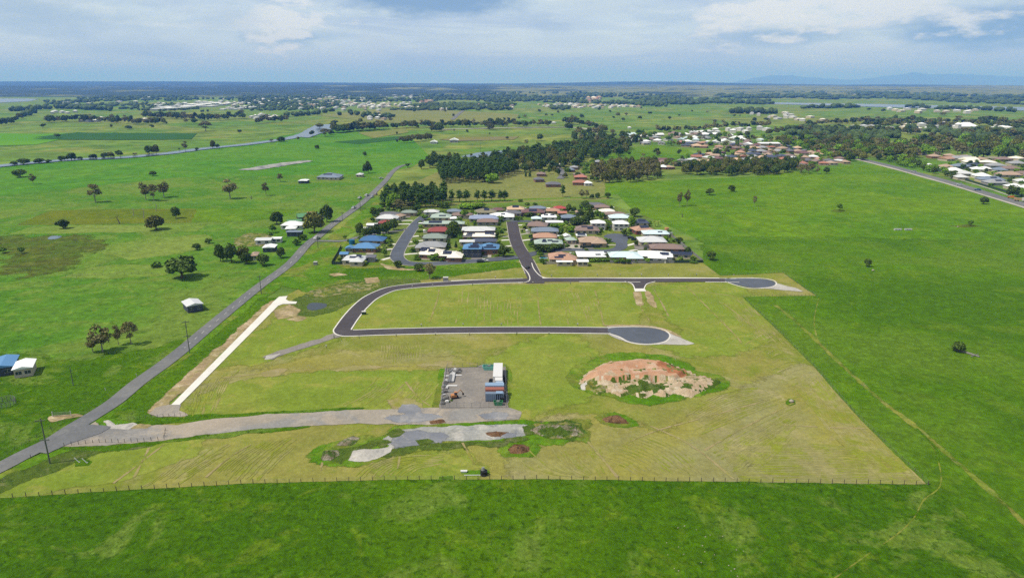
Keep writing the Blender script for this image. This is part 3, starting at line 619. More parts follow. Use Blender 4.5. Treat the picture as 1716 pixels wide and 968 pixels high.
def mountains():
    nx = 160; vs, fs = [], []
    prof = S('1180,143 1230,138 1262,131 1290,127 1320,126 1345,129 1380,131 1420,134 1455,132 1480,128 1510,125 1535,121 1555,125 1600,124 1650,126 1716,129 1800,131 1900,133 2000,143')
    D = 43000
    for i in range(nx):
        px = 1180+820*i/(nx-1)
        for k in range(len(prof)-1):
            if prof[k][0] <= px <= prof[k+1][0]:
                t = (px-prof[k][0])/(prof[k+1][0]-prof[k][0]); py = prof[k][1]+(prof[k+1][1]-prof[k][1])*t
        d = dvec(px, py+noise.noise((px*.09, 0, 0))*1.6); s_ = D/d[1]; h = max(5, ALT+d[2]*s_)
        x = d[0]*s_
        for q, (f_, hh) in enumerate(((0.86, 0), (0.95, 0.55), (1.0, 1.0), (1.1, 0.4), (1.25, 0))):
            vs.append((x*f_, D*f_, h*hh*(1+0.2*noise.noise((i*.3, q*2, 1)) if hh not in (0, 1) else 1)))
    for i in range(nx-1):
        for q in range(4): fs.append((i*5+q, (i+1)*5+q, (i+1)*5+q+1, i*5+q+1))
    me = bpy.data.meshes.new('mountains'); me.from_pydata(vs, [], fs)
    for p in me.polygons: p.use_smooth = True
    me.materials.append(plain('mountain_forest', C(112,118,104), var=0.2, scale=0.002)); tag(link('mountains', me), kind='structure')
mountains()
HAZE = 7.2e-5
mb = MB(); mb.box(-60000, 60000, -3000, 60000, -1.5, 900)
hm = bpy.data.materials.new('haze'); hm.use_nodes = True; hm.node_tree.nodes.clear()
pv = N(hm.node_tree, 'ShaderNodeVolumePrincipled'); pv.inputs['Density'].default_value = HAZE
pv.inputs['Color'].default_value = (0.13, 0.33, 1.0, 1); pv.inputs['Absorption Color'].default_value = (0.62, 0.60, 1.0, 1); pv.inputs['Anisotropy'].default_value = 0.0
ho = N(hm.node_tree, 'ShaderNodeOutputMaterial'); L(hm.node_tree, pv.outputs[0], ho.inputs['Volume'])
tag(link('haze', mb.mesh('haze', hm)), kind='stuff')

# ------------------------------------------------------------------ foliage
def leaf_mat(name, c1, c2, hv=0.25):
    c1, c2 = tuple(x*1.55 for x in c1), tuple(x*1.55 for x in c2)
    m, nt, bs = new_mat(name)
    tc = N(nt, 'ShaderNodeTexCoord'); oi = N(nt, 'ShaderNodeObjectInfo'); g = N(nt, 'ShaderNodeNewGeometry')
    n = noise_n(nt, tc.outputs['Object'], 0.55, 3, 0.6)
    c = mixc(nt, ramp(nt, n, 0.38, 0.62), c1, c2)
    f = math_n(nt, 'MULTIPLY', math_n(nt, 'ADD', math_n(nt, 'MULTIPLY', g.outputs['Random Per Island'], 0.7), 0.65),
               math_n(nt, 'ADD', math_n(nt, 'MULTIPLY', oi.outputs['Random'], 2*hv), 1-hv))
    vm = N(nt, 'ShaderNodeVectorMath', operation='SCALE'); L(nt, c, vm.inputs[0]); L(nt, f, vm.inputs['Scale'])
    L(nt, vm.outputs[0], bs.inputs['Base Color']); bs.inputs['Roughness'].default_value = 0.8
    bs.inputs['Specular IOR Level'].default_value = 0.1
    return m
LF = {
 'broad': leaf_mat('leaf_dark', C(62,84,44), C(82,108,54)),
 'brown': leaf_mat('leaf_olive', C(88,98,56), C(104,116,64)),
 'gum': leaf_mat('leaf_grey', C(106,112,86), C(120,124,94)),
 'pine': leaf_mat('leaf_pine', C(62,92,46), C(78,110,54), 0.15),
 'garden': leaf_mat('leaf_garden', C(68,100,42), C(92,128,52)),
 'bright': leaf_mat('leaf_bright', C(92,134,44), C(116,156,56)),
 'palm': leaf_mat('leaf_palm', C(84,116,56), C(120,140,70)),
 'far': leaf_mat('leaf_far', C(50,70,46), C(70,92,56), 0.35),
}
BARK = plain('bark', C(120,108,92), var=0.25, scale=2.0)
BARKW = plain('bark_pale', C(168,160,146), var=0.2, scale=2.0)
nrng = np.random.RandomState(3)
def leaf_quads(pts, nrm, size, rs):
    """small leaf-clump faces scattered at pts; returns verts, quads"""
    n = len(pts)
    a = rs.normal(size=(n, 3)); nn = nrm+0.8*rs.normal(size=(n, 3)); nn /= np.linalg.norm(nn, axis=1)[:, None]
    t = np.cross(nn, a); t /= np.linalg.norm(t, axis=1)[:, None]; b = np.cross(nn, t)
    s = (size*(0.6+0.8*rs.rand(n)))[:, None]; k = (0.6+0.5*rs.rand(n))[:, None]
    v = np.stack([pts-t*s-b*s*k*0.4, pts+t*s*0.3-b*s*k, pts+t*s+b*s*k*0.3, pts-t*s*0.2+b*s*k], 1).reshape(-1, 3)
    return v, np.arange(4*n).reshape(n, 4)
ICO = None
def lump(c, r, rs, sub=1):
    """uneven core that closes the middle of a foliage clump"""
    t = (1+5**.5)/2
    v = np.array([(-1,t,0),(1,t,0),(-1,-t,0),(1,-t,0),(0,-1,t),(0,1,t),(0,-1,-t),(0,1,-t),(t,0,-1),(t,0,1),(-t,0,-1),(-t,0,1)], float); v /= np.linalg.norm(v[0])
    f = np.array([(0,11,5),(0,5,1),(0,1,7),(0,7,10),(0,10,11),(1,5,9),(5,11,4),(11,10,2),(10,7,6),(7,1,8),(3,9,4),(3,4,2),(3,2,6),(3,6,8),(3,8,9),(4,9,5),(2,4,11),(6,2,10),(8,6,7),(9,8,1)])
    v = v*(0.75+0.35*rs.rand(12))[:, None]*np.array(r)+np.array(c)
    return v, f
def np_mesh(name, parts, mats):
    """parts: list of (verts, faces, material index)"""
    me = bpy.data.meshes.new(name); vs = np.concatenate([p[0] for p in parts]); o = 0; ls, lt, mi = [], [], []
    for v, f, m in parts:
        ls.append((f+o).ravel()); lt.append(np.full(len(f), f.shape[1])); mi.append(np.full(len(f), m)); o += len(v)
    ls = np.concatenate(ls); lt = np.concatenate(lt); mi = np.concatenate(mi)
    me.vertices.add(len(vs)); me.vertices.foreach_set('co', vs.ravel().astype(np.float32))
    me.loops.add(len(ls)); me.loops.foreach_set('vertex_index', ls.astype(np.int32))
    me.polygons.add(len(lt)); me.polygons.foreach_set('loop_start', np.concatenate([[0], np.cumsum(lt)[:-1]]).astype(np.int32))
    me.polygons.foreach_set('loop_total', lt.astype(np.int32)); me.polygons.foreach_set('material_index', mi.astype(np.int32))
    for m in mats: me.materials.append(m)
    me.update(); me.validate(); return me
def crown_mesh(name, lumps, nleaf, size, mat, seed, core=0.72):
    rs = np.random.RandomState(seed); parts = []
    vol = np.array([r[0]*r[1]*r[2] for _, r in lumps])**(2/3); vol /= vol.sum()
    for (c, r), q in zip(lumps, vol):
        if core: v, f = lump(c, np.array(r)*core, rs); parts.append((v, f, 0))
        n = max(6, int(nleaf*q)); d = rs.normal(size=(n, 3)); d /= np.linalg.norm(d, axis=1)[:, None]
        d[:, 2] = np.where(d[:, 2] < -0.3, -d[:, 2]*0.5, d[:, 2])
        p = np.array(c)+d*np.array(r)*(0.72+0.33*rs.rand(n))[:, None]
        v, f = leaf_quads(p, d, size, rs); parts.append((v, f, 0))
    return np_mesh(name, parts, [mat])
PROTO = {}
def make_protos():
    for k in range(4):
        rs = random.Random(100+k)
        def make(kind, name, lumps, nleaf, size, th, tr, W_, H_, mat=None, bark=BARK, limb=True, core=0.72, seed=0, tall=None):
            cm = crown_mesh('crown', lumps, nleaf, size, mat or LF[kind], 50*k+seed, core)
            tb = MB(); tb.tube((0,0,-0.3), (0.1,0.05,th), tr, tr*0.6, 7)
            if limb:
                for c, r in lumps[:7]:
                    tb.tube((0.1,0.05,th*0.92), (c[0]*0.8, c[1]*0.8, c[2]-r[2]*0.2), tr*0.5, tr*0.15, 5)
            if tall: tb.tube((0.1,0.05,th), (0,0,tall), tr*0.6, tr*0.1, 5)
            PROTO.setdefault(kind, []).append((name, cm, tb.mesh('trunk', bark), W_, H_))
        # broad: 10 wide, 8.5 high
        for kind in ('broad', 'brown', 'bright'):
            lm = [((0,0,4.1), (4.0,4.0,3.4))]
            for i in range(14):
                a = i*2.4+rs.random(); rr = 2.0+1.6*rs.random(); lm.append(((rr*math.cos(a), rr*math.sin(a), 2.0+3.0*rs.random()+(3.6-rr)*0.9*rs.random()), (1.5+.7*rs.random(), 1.5+.7*rs.random(), 1.3+.7*rs.random())))
            make(kind, 'broadleaf_tree', lm, 1500, 0.42, 1.6, 0.45, 10.4, 7.9, seed=len(kind))
        lm = []
        for i in range(15):
            a = i*2.4+rs.random(); v_ = rs.uniform(-1, 1); rr = 3.3*math.sqrt(1-v_*v_)*rs.uniform(.6, 1); lm.append(((rr*math.cos(a), rr*math.sin(a), 7.4+3.2*v_), (1.5+.6*rs.random(), 1.5+.6*rs.random(), 1.3+.6*rs.random())))
        make('gum', 'gum_tree', lm, 1100, 0.34, 3.6, 0.34, 9.6, 12, bark=BARKW, core=0.5)
        lm = []
        for i in range(13):
            z = 5.5+i*0.85; r = (2.5 if i < 8 else 2.5-(i-8)*0.42)*(0.75+.4*rs.random()); a = rs.random()*6.3
            lm.append(((math.cos(a)*.9, math.sin(a)*.9, z), (r, r, 1.1)))
        make('pine', 'pine_tree', lm, 620, 0.42, 6.5, 0.30, 6, 16.5, core=0.7, limb=False, tall=15)
        lm = [((0,0,2.6), (1.9,1.9,1.9))]+[((1.3*math.cos(i*1.6), 1.3*math.sin(i*1.6), 1.8+1.8*rs.random()), (1.1,1.1,1.0)) for i in range(5)]
        make('garden', 'garden_tree', lm, 420, 0.34, 1.2, 0.14, 5, 4.9, limb=False)
        lm = [((rs.uniform(-1.2,1.2), rs.uniform(-1,1), 0.7+.3*rs.random()), (1.1,1.1,0.9)) for i in range(4)]
        make('shrub', 'shrub', lm, 260, 0.3, 0.5, 0.1, 4.4, 1.9, mat=LF['garden'], limb=False)
        lm = [((0,0,1.2+i*1.0), (1.5-i*0.17, 1.5-i*0.17, 0.9)) for i in range(7)]
        make('cypress', 'cypress_tree', lm, 380, 0.3, 1.0, 0.16, 3.2, 8.2, mat=LF['pine'], limb=False)
        lm = [((rs.uniform(-1.8,1.8), rs.uniform(-1.8,1.8), 3.4+2.2*rs.random()), (2.2,2.2,1.8)) for i in range(5)]
        make('far', 'paddock_tree', lm, 110, 0.75, 2.0, 0.3, 9.4, 8, limb=False)
        # palm
        P_ = []; q = MB()
        for i in range(14):
            a = i*2.4; el = 0.9-(i%4)*0.45
            for s_ in range(4):
                t0, t1 = s_/4, (s_+1)/4
                def pt(t): return (math.cos(a)*2.3*t, math.sin(a)*2.3*t, 6.6+math.sin(el)*2.0*t-2.0*t*t)
                A, B = pt(t0), pt(t1); wd = 0.34*(1-t0*0.7); nx, ny = -math.sin(a)*wd, math.cos(a)*wd
                q.add([(A[0]-nx,A[1]-ny,A[2]-.1),(A[0]+nx,A[1]+ny,A[2]-.1),(B[0]+nx,B[1]+ny,B[2]-.1),(B[0]-nx,B[1]-ny,B[2]-.1),(A[0],A[1],A[2]+.05),(B[0],B[1],B[2]+.05)], [(0,4,5,3),(4,1,2,5)])
        tb = MB(); tb.tube((0,0,-.2), (0.1,0,6.6), 0.2, 0.14, 6)
        PROTO.setdefault('palm', []).append(('palm_tree', q.mesh('fronds', LF['palm']), tb.mesh('trunk', BARK), 4.6, 7.4))
make_protos()
def tree(kind, px, py, wpx, hpx, label, group=None, cat=None, simple=False, name=None, world=None, wm=None, hm=None):
    nm, cm, tm, w0, h0 = rnd.choice(PROTO[kind])
    x, y = world or W(px, py)
    wm = wm or wpx*MPP(py); hm = hm or hpx*MPP(py)*1.03
    scl = (wm/w0, wm/w0, hm/h0); rz = rnd.random()*6.28
    nm = name or nm
    cat = cat or ('shrub' if kind == 'shrub' else 'tree')
    if simple:
        o = link(nm, cm, None, (x, y, 0), rz, scl); tag(o, label, cat, group); return o
    r = empty(nm, (x, y, 0), rz); r.scale = scl
    link('crown' if kind != 'palm' else 'fronds', cm, r); link('trunk', tm, r)
    tag(r, label, cat, group); return r
def inside(p, poly):
    c = False; n = len(poly)
    for i in range(n):
        (x1, y1), (x2, y2) = poly[i], poly[i-1]
        if (y1 > p[1]) != (y2 > p[1]) and p[0] < (x2-x1)*(p[1]-y1)/(y2-y1)+x1: c = not c
    return c
def scatter(poly, spacing, n_max, seed=1, pixel_uniform=False):
    """random points at least `spacing` metres apart inside a photo-outlined piece of ground"""
    rs = random.Random(seed); pp = WP(poly); x0, x1 = min(p[0] for p in pp), max(p[0] for p in pp); y0, y1 = min(p[1] for p in pp), max(p[1] for p in pp)
    cells = {}; out = []
    for _ in range(n_max*14):
        if len(out) >= n_max: break
        x, y = rs.uniform(x0, x1), rs.uniform(y0, y1)
        if not inside((x, y), pp): continue
        k = (int(x//spacing), int(y//spacing)); ok = True
        for i in (-1, 0, 1):
            for j in (-1, 0, 1):
                for q in cells.get((k[0]+i, k[1]+j), ()):
                    if (q[0]-x)**2+(q[1]-y)**2 < spacing*spacing: ok = False
        if ok: cells.setdefault(k, []).append((x, y)); out.append((x, y))
    return out
def wood(kinds, poly, spacing, n, wr, hr, label, group, seed, cat='tree', simple=False, name=None):
    for x, y in scatter(poly, spacing, n, seed):
        k = rnd.choice(kinds); wm = rnd.uniform(*wr); tree(k, 0, 0, 0, 0, label[k] if isinstance(label, dict) else label, group, cat, simple, name, world=(x, y), wm=wm, hm=rnd.uniform(*hr))

# single trees of the left pastures: kind, base x, base y, width, height (photo pixels), label
for a in (
 ('broad',34,297,25,14,'dark spreading tree alone in the upper left pasture by the ditch end'),
 ('gum',56,309,13,18,'thin grey tree just right of the dark spreading tree in the upper left pasture'),
 ('gum',160,339,26,31,'grey sparse gum standing alone left of the twin gum clump'),
 ('gum',245,336,22,32,'tall grey gum on the left side of the clump above the dead trees'),
 ('gum',258,337,20,28,'second grey gum of the clump above the dead trees'),
 ('gum',275,331,24,28,'grey gum with long side branches right of the clump above the dead trees'),
 ('gum',386,333,29,33,'large round grey gum standing alone above the farm paddock'),
 ('broad',257,295,13,9,'small dark tree alone in the bright pasture below the creek'),
 ('broad',295,366,16,21,'narrow dark oval tree at the edge of the ochre paddock'),
 ('broad',106,383,22,16,'low dark round tree in the pasture left of the leaning dead trunk'),
 ('brown',262,385,34,25,'wide brownish green tree under the ochre paddock'),
 ('broad',330,419,15,12,'small dark tree above and right of the giant fig'),
 ('broad',350,408,13,9,'tiny dark tree just above the tall clump by the farm'),
 ('broad',305,466,58,37,'giant dark fig tree with the widest crown of the left pasture'),
 ('shrub',262,448,22,9,'low dark bush left of the giant fig'),
 ('broad',370,438,20,30,'tall dark tree leading the clump beside the lower farm drive'),
 ('broad',388,440,22,34,'tallest dark tree of the clump beside the lower farm drive'),
 ('brown',408,436,22,26,'olive tree behind the small white farm cottage'),
 ('broad',413,442,24,21,'round dark tree in front of the small white farm cottage'),
 ('broad',441,445,24,21,'round dark tree right of the small white farm cottage'),
 ('broad',471,432,17,18,'compact dark tree between cottage and main road'),
 ('garden',5,424,13,10,'small bush at the left edge beyond the marsh'),
 ('garden',37,425,12,12,'small dark bush on the brown marsh'),
 ('gum',172,589,42,48,'largest of the three grey gums beside the main road pasture'),
 ('gum',156,590,22,28,'low leaning grey gum at the foot of the largest gum'),
 ('gum',199,578,18,36,'thin middle gum between two bigger gums near the main road'),
 ('gum',220,577,28,40,'grey gum standing on the right of the roadside gum trio'),
 ('brown',527,390,38,37,'huge olive tree leaning over the main road at the farm'),
 ('broad',548,372,23,30,'dark tree behind the huge olive tree at the farm'),
 ('broad',464,376,23,22,'round dark tree left of the green roofed farm shed'),
 ('garden',457,390,14,15,'small tree left of the white farmhouse'),
 ('shrub',497,411,18,10,'dark hedge bush beside the main road below the farmhouse'),
 ('shrub',507,402,16,9,'dark hedge bush further up the road below the farmhouse'),
 ('shrub',453,394,14,5,'low bush above the long farm shed'),
 ('broad',612,291,9,17,'dark tall tree left in the pair behind the small grey cottage'),
 ('broad',618,290,12,20,'dark tall tree right in the pair behind the small grey cottage'),
 ('garden',683,281,9,8,'bush at the bend where the main road vanishes'),
 ('garden',578,401,8,8,'lone young tree in the grass wedge beside the main road'),
 ('gum',446,328,14,22,'bare looking thin gum in the pasture right of the round grey gum'),
 ('gum',470,305,12,14,'small grey gum in the far pasture above the farm'),
 ('gum',345,220,24,16,'big spreading tree on the far bank above the creek'),
 ('far',402,224,9,8,'small round tree right of the big far bank tree'),
 ('far',96,232,13,9,'round tree standing on the bright green crop'),
 ('far',72,215,13,9,'dark round tree beyond the bright crop'),
 # right pastures
 ('broad',1191,436,18,17,'dark tree outside the estate corner on pale trampled ground'),
 ('broad',1453,447,14,15,'lone dark tree with a pale stone in front in the right pasture'),
 ('garden',1406,353,11,14,'lone small tree high in the right pasture'),
 ('garden',1626,378,10,9,'small tree in the cloud shaded part of the right pasture'),
 ('broad',1648,342,15,13,'lone round tree close below the highway'),
 ('broad',1226,321,14,11,'dark round tree on the upper pasture, right one of a pair'),
 ('broad',1189,327,15,12,'dark round tree on the upper pasture, left one of a pair'),
 ('gum',1138,346,12,26,'tall thin gum, left of two beside each other above the estate'),
 ('gum',1151,345,13,28,'tall thin gum, right of two beside each other above the estate'),
 ('gum',1264,346,8,18,'slender sparse sapling standing alone in the upper right pasture'),
 ('broad',1385,291,11,12,'lone round tree at the top edge of the right pasture'),
 ('broad',1606,590,22,20,'dark lone tree at the head of a fallen grey log'),
 # north of the new road
 ('gum',720,467,26,26,'grey leafy tree standing on the bank above the new road'),
 ('broad',703,454,20,14,'dark bush tree left of the grey tree on the bank'),
 ('broad',667,448,17,12,'dark rounded bush at the estate street corner'),
 ('pine',943,330,9,20,'lone pine in the parkland behind the estate'),
 ('cypress',881,297,5,12,'left of two small pointed cypresses in the parkland'),
 ('cypress',888,297,6,12,'right of two small pointed cypresses in the parkland'),
 ('broad',812,305,22,18,'rounded pale tree in front of the pine plantation, left'),
 ('bright',826,307,24,17,'rounded pale tree in front of the pine plantation, right'),
 ('bright',660,352,28,30,'big light green tree at the end of the pine row'),
 ('gum',668,354,22,20,'greyish tree in front of the big light green tree'),
 ('gum',975,333,12,16,'gum of the thin cluster behind the estate, left'),
 ('gum',983,333,10,15,'gum of the thin cluster behind the estate, right'),
 ('broad',1001,332,10,9,'dark small tree ending the low hedge behind the estate'),
 ('broad',1018,332,12,10,'dark low tree at the pasture gate behind the estate'),
 ('broad',992,333,9,8,'dark low bush tree inside the hedge behind the estate'),
): tree(*a[:5], a[5])
# dead trees
DEAD = plain('dead_wood', C(178,172,160), var=0.2, scale=2)
for i, (px, py, h, lab) in enumerate(((224,361,14,'bleached dead tree, left of three in the ochre paddock'), (241,366,20,'bleached dead tree, tallest of three in the ochre paddock'), (262,354,16,'bleached dead tree, right of three near the gum clump'),
        (201,375,15,'dark leaning dead trunk with a fork on the paddock edge'), (421,334,8,'small dead stump right of the round grey gum'), (1143,364,8,'dark burnt stump in the pasture above the estate'))):
    mb = MB(); m_ = MPP(py); H = h*m_; rs = random.Random(i)
    lean = -0.25*H if i == 3 else 0.05*H
    mb.tube((0,0,-.2), (lean,0,H*0.7), 0.3 if i < 3 else 0.5, 0.14, 6)
    for k in range(6 if i < 5 else 2):
        a = rs.random()*6.3; z = H*(0.35+0.08*k); mb.tube((lean*z/H/0.7,0,z), (lean*z/H/0.7+math.cos(a)*H*.16, math.sin(a)*H*.16, z+H*.22), 0.10, 0.03, 4)
    if i == 3: mb.tube((lean,0,H*.65), (lean+H*.25,0,H), 0.2, 0.06, 5)
    x, y = W(px, py); tag(link('dead_tree', mb.mesh('dead_tree', DEAD if i < 3 else BARK), None, (x, y, 0)), lab, 'dead tree')

# woods and belts, every nearer tree on its own
wood(['pine'], '740,308 735,290 760,283 800,281 858,283 862,290 845,300 800,306', 6.5, 150, (5,7), (14,18), 'dark green pine inside the dense pine plantation block', 'pines of the dense plantation', 11)
wood(['pine','pine','broad'], '640,348 642,336 690,332 745,332 746,346 700,349', 6.0, 60, (5.5,8), (13,17), {'pine':'tall pine in the dark row between main road and estate','broad':'broad dark tree in the row between main road and estate'}, 'pine row beside the main road', 12)
for i, px in enumerate((757,770,781,800,812,824,838,846)):
    tree('pine', px, 339-i*0.3, 11+(i%3)*2, 21-i*0.5, ['pine of the open row, next to the dense row','second pine of the open row','thin pine third along the open row','fourth pine of the open row, after a gap','dense round pine fifth along the open row','sixth pine of the open row','seventh pine, before the end of the open row','last pine at the right end of the open row'][i])
wood(['broad','pine','broad','brown'], '700,284 730,275 800,277 860,265 900,258 960,246 1020,240 1060,250 1040,262 980,272 960,284 900,288 862,292 800,282', 11, 190, (9,14), (12,18), {'broad':'dark round crowned tree in the long forest belt','pine':'dark pine in the long forest belt','brown':'olive tree in the long forest belt'}, 'trees of the long dark forest belt', 13, name='forest_tree')
wood(['broad','far','gum'], '960,222 1010,226 1070,238 1060,252 1010,246 960,240', 16, 45, (11,17), (12,18), {'broad':'dark tree at the creek bend end of the forest belt','far':'bushy tree at the creek bend end of the forest belt','gum':'grey gum at the creek bend end of the forest belt'}, 'trees at the upper end of the forest belt', 14, name='forest_tree')
wood(['gum','brown'], '1000,308 990,292 1030,282 1100,284 1102,300 1060,306', 8, 60, (8,12), (12,17), {'gum':'brown grey gum in the grove left of the hillside houses','brown':'olive brown tree in the grove left of the hillside houses'}, 'grove of brown gums', 15)
wood(['broad','brown'], '1143,292 1150,282 1200,278 1330,276 1338,288 1300,293 1200,296', 9, 75, (9,13), (9,14), {'broad':'dark tree of the belt along the top of the right pasture','brown':'olive tree of the belt along the top of the right pasture'}, 'belt along the top of the pasture', 16)
wood(['gum'], '1330,294 1338,287 1368,286 1372,293', 9, 9, (6,9), (8,11), 'pale sparse gum at the right end of the pasture belt', 'pale gums at the belt end', 17)
wood(['broad','brown','bright','gum'], '1290,240 1330,232 1440,232 1500,250 1540,262 1530,275 1460,266 1440,274 1400,268 1340,252', 13, 130, (10,16), (9,15), {'broad':'dark tree in the wooded streets on the rise','brown':'olive tree in the wooded streets on the rise','bright':'bright green tree in the wooded streets on the rise','gum':'grey gum in the wooded streets on the rise'}, 'street trees on the rise', 18, name='street_tree')
wood(['broad','brown','gum','bright'], '1440,262 1480,245 1560,240 1760,236 1760,268 1660,270 1600,260 1520,268', 17, 110, (14,22), (12,20), {'broad':'dark big tree behind the houses across the highway','brown':'olive big tree behind the houses across the highway','bright':'light green tree behind the houses across the highway','gum':'grey gum behind the houses across the highway'}, 'big trees behind the highway houses', 19, name='street_tree')
wood(['broad','bright'], '1470,268 1500,276 1560,290 1600,300 1600,294 1560,282 1500,268', 10, 30, (7,11), (6,10), {'broad':'dark tree of the avenue along the highway verge','bright':'light green tree of the avenue along the highway verge'}, 'avenue beside the highway', 20, name='street_tree')
for a in (('broad',1697,330,22,20,'big dark tree next to the truck at the highway'), ('bright',1712,326,14,12,'light green tree beside the truck at the highway'), ('garden',1660,314,9,8,'lone street tree on the grass strip by the highway'),
          ('broad',1636,267,4,18,'dark column like tree among the highway houses')): tree(*a[:5], a[5])
def ptrees(s, n, dx, dy, seed, wr, hr, kinds, lab, grp):
    rs = random.Random(seed)
    for px, py in px_scatter(s, n, dx, dy, seed):
        k = rs.choice(kinds); tree(k, px, py, rs.uniform(*wr), rs.uniform(*hr), lab, grp, name='suburb_tree', simple=True)
SUBT = lambda: (ptrees('1050,226 1160,222 1290,228 1400,254 1430,272 1340,280 1180,278 1140,262 1190,252 1146,246 1060,240', 150, 6, 2.5, 61, (6,12), (6,10), ('broad','brown','garden','bright','gum'), 'small tree between the roofs of the suburb on the rise', 'garden trees of the rise'),
  ptrees('890,292 930,296 960,300 1000,306 1000,276 960,270 900,270', 34, 7, 3, 62, (7,13), (8,12), ('broad','bright','garden','brown'), 'tree between the houses at the parkland cul-de-sac', 'parkland cul-de-sac trees'),
  ptrees('1560,280 1620,268 1716,272 1716,314 1660,300', 46, 9, 3.5, 63, (6,11), (5,9), ('garden','broad','bright'), 'garden tree between the new houses across the highway', 'garden trees across the highway'),
  ptrees('1020,276 1150,270 1150,284 1020,284', 26, 8, 3, 64, (8,13), (8,13), ('brown','broad','gum'), 'tree around the row of houses over the gum grove', 'trees over the gum grove'))
# creek side bushes
for i, (px, py, w_, h_) in enumerate(((24,277,12,7),(40,276,22,11),(66,274,18,9),(82,273,10,6),(104,270,14,9),(120,269,18,13),(135,268,9,6),(156,266,14,8),(175,265,13,9),(186,264,12,10),(202,264,18,14),(226,261,10,5),
        (250,258,16,14),(262,258,12,16),(300,252,5,4),(311,253,11,16),(330,252,7,5),(357,249,10,14),(364,250,13,10),(455,239,9,6),(471,238,15,9),(500,235,5,6),(524,230,14,12),(545,229,20,13),(555,226,12,9),(536,215,14,9),(560,214,20,14))):
    tree(('broad','brown','far','gum')[i%4 if i > 8 else 0], px, py, w_, h_, 'bush or small tree growing on the creek bank', 'creek bank trees', simple=(w_ < 10))
tree('broad', 531, 250, 9, 7, 'left tree of the small pair in the pasture below the river bend'); tree('broad', 611, 262, 8, 8, 'tree of the close pair in the middle of the wide pasture')
# mid distance paddock trees and belts
MASS = []
kk_name = {'broad':'belt_tree','far':'belt_tree','brown':'olive_tree','gum':'gum_tree'}
MT = ('broad','far','far','brown','gum')
def belt(s, n, wr, hr, lab, grp, seed, kinds=MT):
    P_ = S(s); rs = random.Random(seed)
    ls = [math.dist(P_[i], P_[i+1]) for i in range(len(P_)-1)]; T = sum(ls)
    for i in range(n):
        t = (i+rs.random())/n*T; k = 0
        while k < len(ls)-1 and t > ls[k]: t -= ls[k]; k += 1
        f = min(1, t/ls[k]); px = P_[k][0]+(P_[k+1][0]-P_[k][0])*f; py = P_[k][1]+(P_[k+1][1]-P_[k][1])*f+rs.uniform(-.8,.8)
        w_, h_ = rs.uniform(*wr), rs.uniform(*hr); kk = rs.choice(kinds)
        if py < 196 or px > 1716 or px < 0: MASS.append((px, py, w_, h_)); continue
        tree(kk, px, py, w_, h_, lab, grp, simple=True, name=kk_name[kk])
belt('570,222 600,219 640,216 700,214 760,213 830,212 880,211', 52, (9,16), (8,15), 'tree in the long belt crossing the middle plain behind the wide pasture', 'belt across the middle plain', 31)
belt('560,223 610,219 640,218', 22, (12,20), (12,18), 'tall tree at the dense left end of the middle plain belt', 'dense end of the middle belt', 32)
belt('670,240 700,238 722,234', 12, (9,13), (10,14), 'grey tree in the clump left of the white shed on the plain', 'clump by the plain shed', 33, ('gum','brown'))
belt('725,221 740,219 734,220', 4, (12,16), (10,14), 'dark tree of the small group above the plain sheds', 'group above the plain sheds', 34)
belt('866,213 900,212 923,213', 12, (8,12), (8,12), 'tree of the belt by the pale curved road', 'belt by the curved road', 35)
belt('945,208 962,209 975,212 990,216 1015,222', 16, (10,16), (10,15), 'tree lining the far side of the curved road', 'curved road line', 36)
belt('1098,222 1160,222 1215,216 1290,214', 34, (8,13), (8,14), 'gum in the belt behind the suburb roofs', 'belt behind the suburb', 37, ('gum','far'))
belt('1285,226 1330,222 1400,220 1470,222 1540,226', 50, (9,14), (9,13), 'tree in the dark grove above the suburb', 'dark grove above the suburb', 38)
belt('1350,212 1400,208 1450,206 1500,204 1560,206 1640,210 1716,218', 60, (9,15), (7,12), 'tree in the loose belts of the right plain', 'belts of the right plain', 39)
belt('1445,214 1500,212 1540,210 1600,216', 30, (11,18), (9,14), 'dark tree in the thick clumps near the white hall', 'clumps near the white hall', 40)
belt('1610,230 1640,226 1700,232 1730,228', 30, (12,20), (10,16), 'dark tree in the broad clump right of the white hall', 'broad clump right of the hall', 41)
belt('1640,205 1680,208 1730,212', 16, (12,18), (8,13), 'dark tree on the right edge of the plain', 'right edge plain trees', 42)
belt('1225,190 1260,190 1300,191', 18, (9,15), (7,12), 'dark tree in the long clump before the wide river', 'clump before the wide river', 43)
belt('1345,182 1372,182 1400,181 1440,180', 14, (9,16), (5,9), 'dark tree close to the wide river bank', 'river bank trees', 44)
belt('1520,180 1560,183 1620,184 1700,188', 22, (9,14), (5,9), 'tree close to the wide river bank on the right', 'right river bank trees', 45)
belt('0,212 20,208 40,196 60,190', 14, (9,15), (9,13), 'dark tree at the left edge of the plain', 'left edge plain trees', 46)
belt('78,205 120,204 180,205 230,208 275,208', 40, (9,15), (8,14), 'dark tree of the left belt before the far town', 'left belt before the town', 47)
belt('240,198 300,200 350,203 410,198', 44, (9,14), (8,14), 'dark tree in the thick belt below the white sheds', 'belt below the white sheds', 48)
belt('20,187 60,184 100,182 150,184 190,186', 40, (9,14), (6,10), 'dark tree of the upper left belt', 'upper left belt', 49)
belt('430,208 450,206 480,205', 10, (9,14), (9,14), 'dark tree beside the white houses left of the river bend', 'river bend house trees', 50)
belt('480,196 520,194 560,186', 12, (9,13), (6,10), 'dark tree at the lower edge of the far town', 'lower town edge', 51)
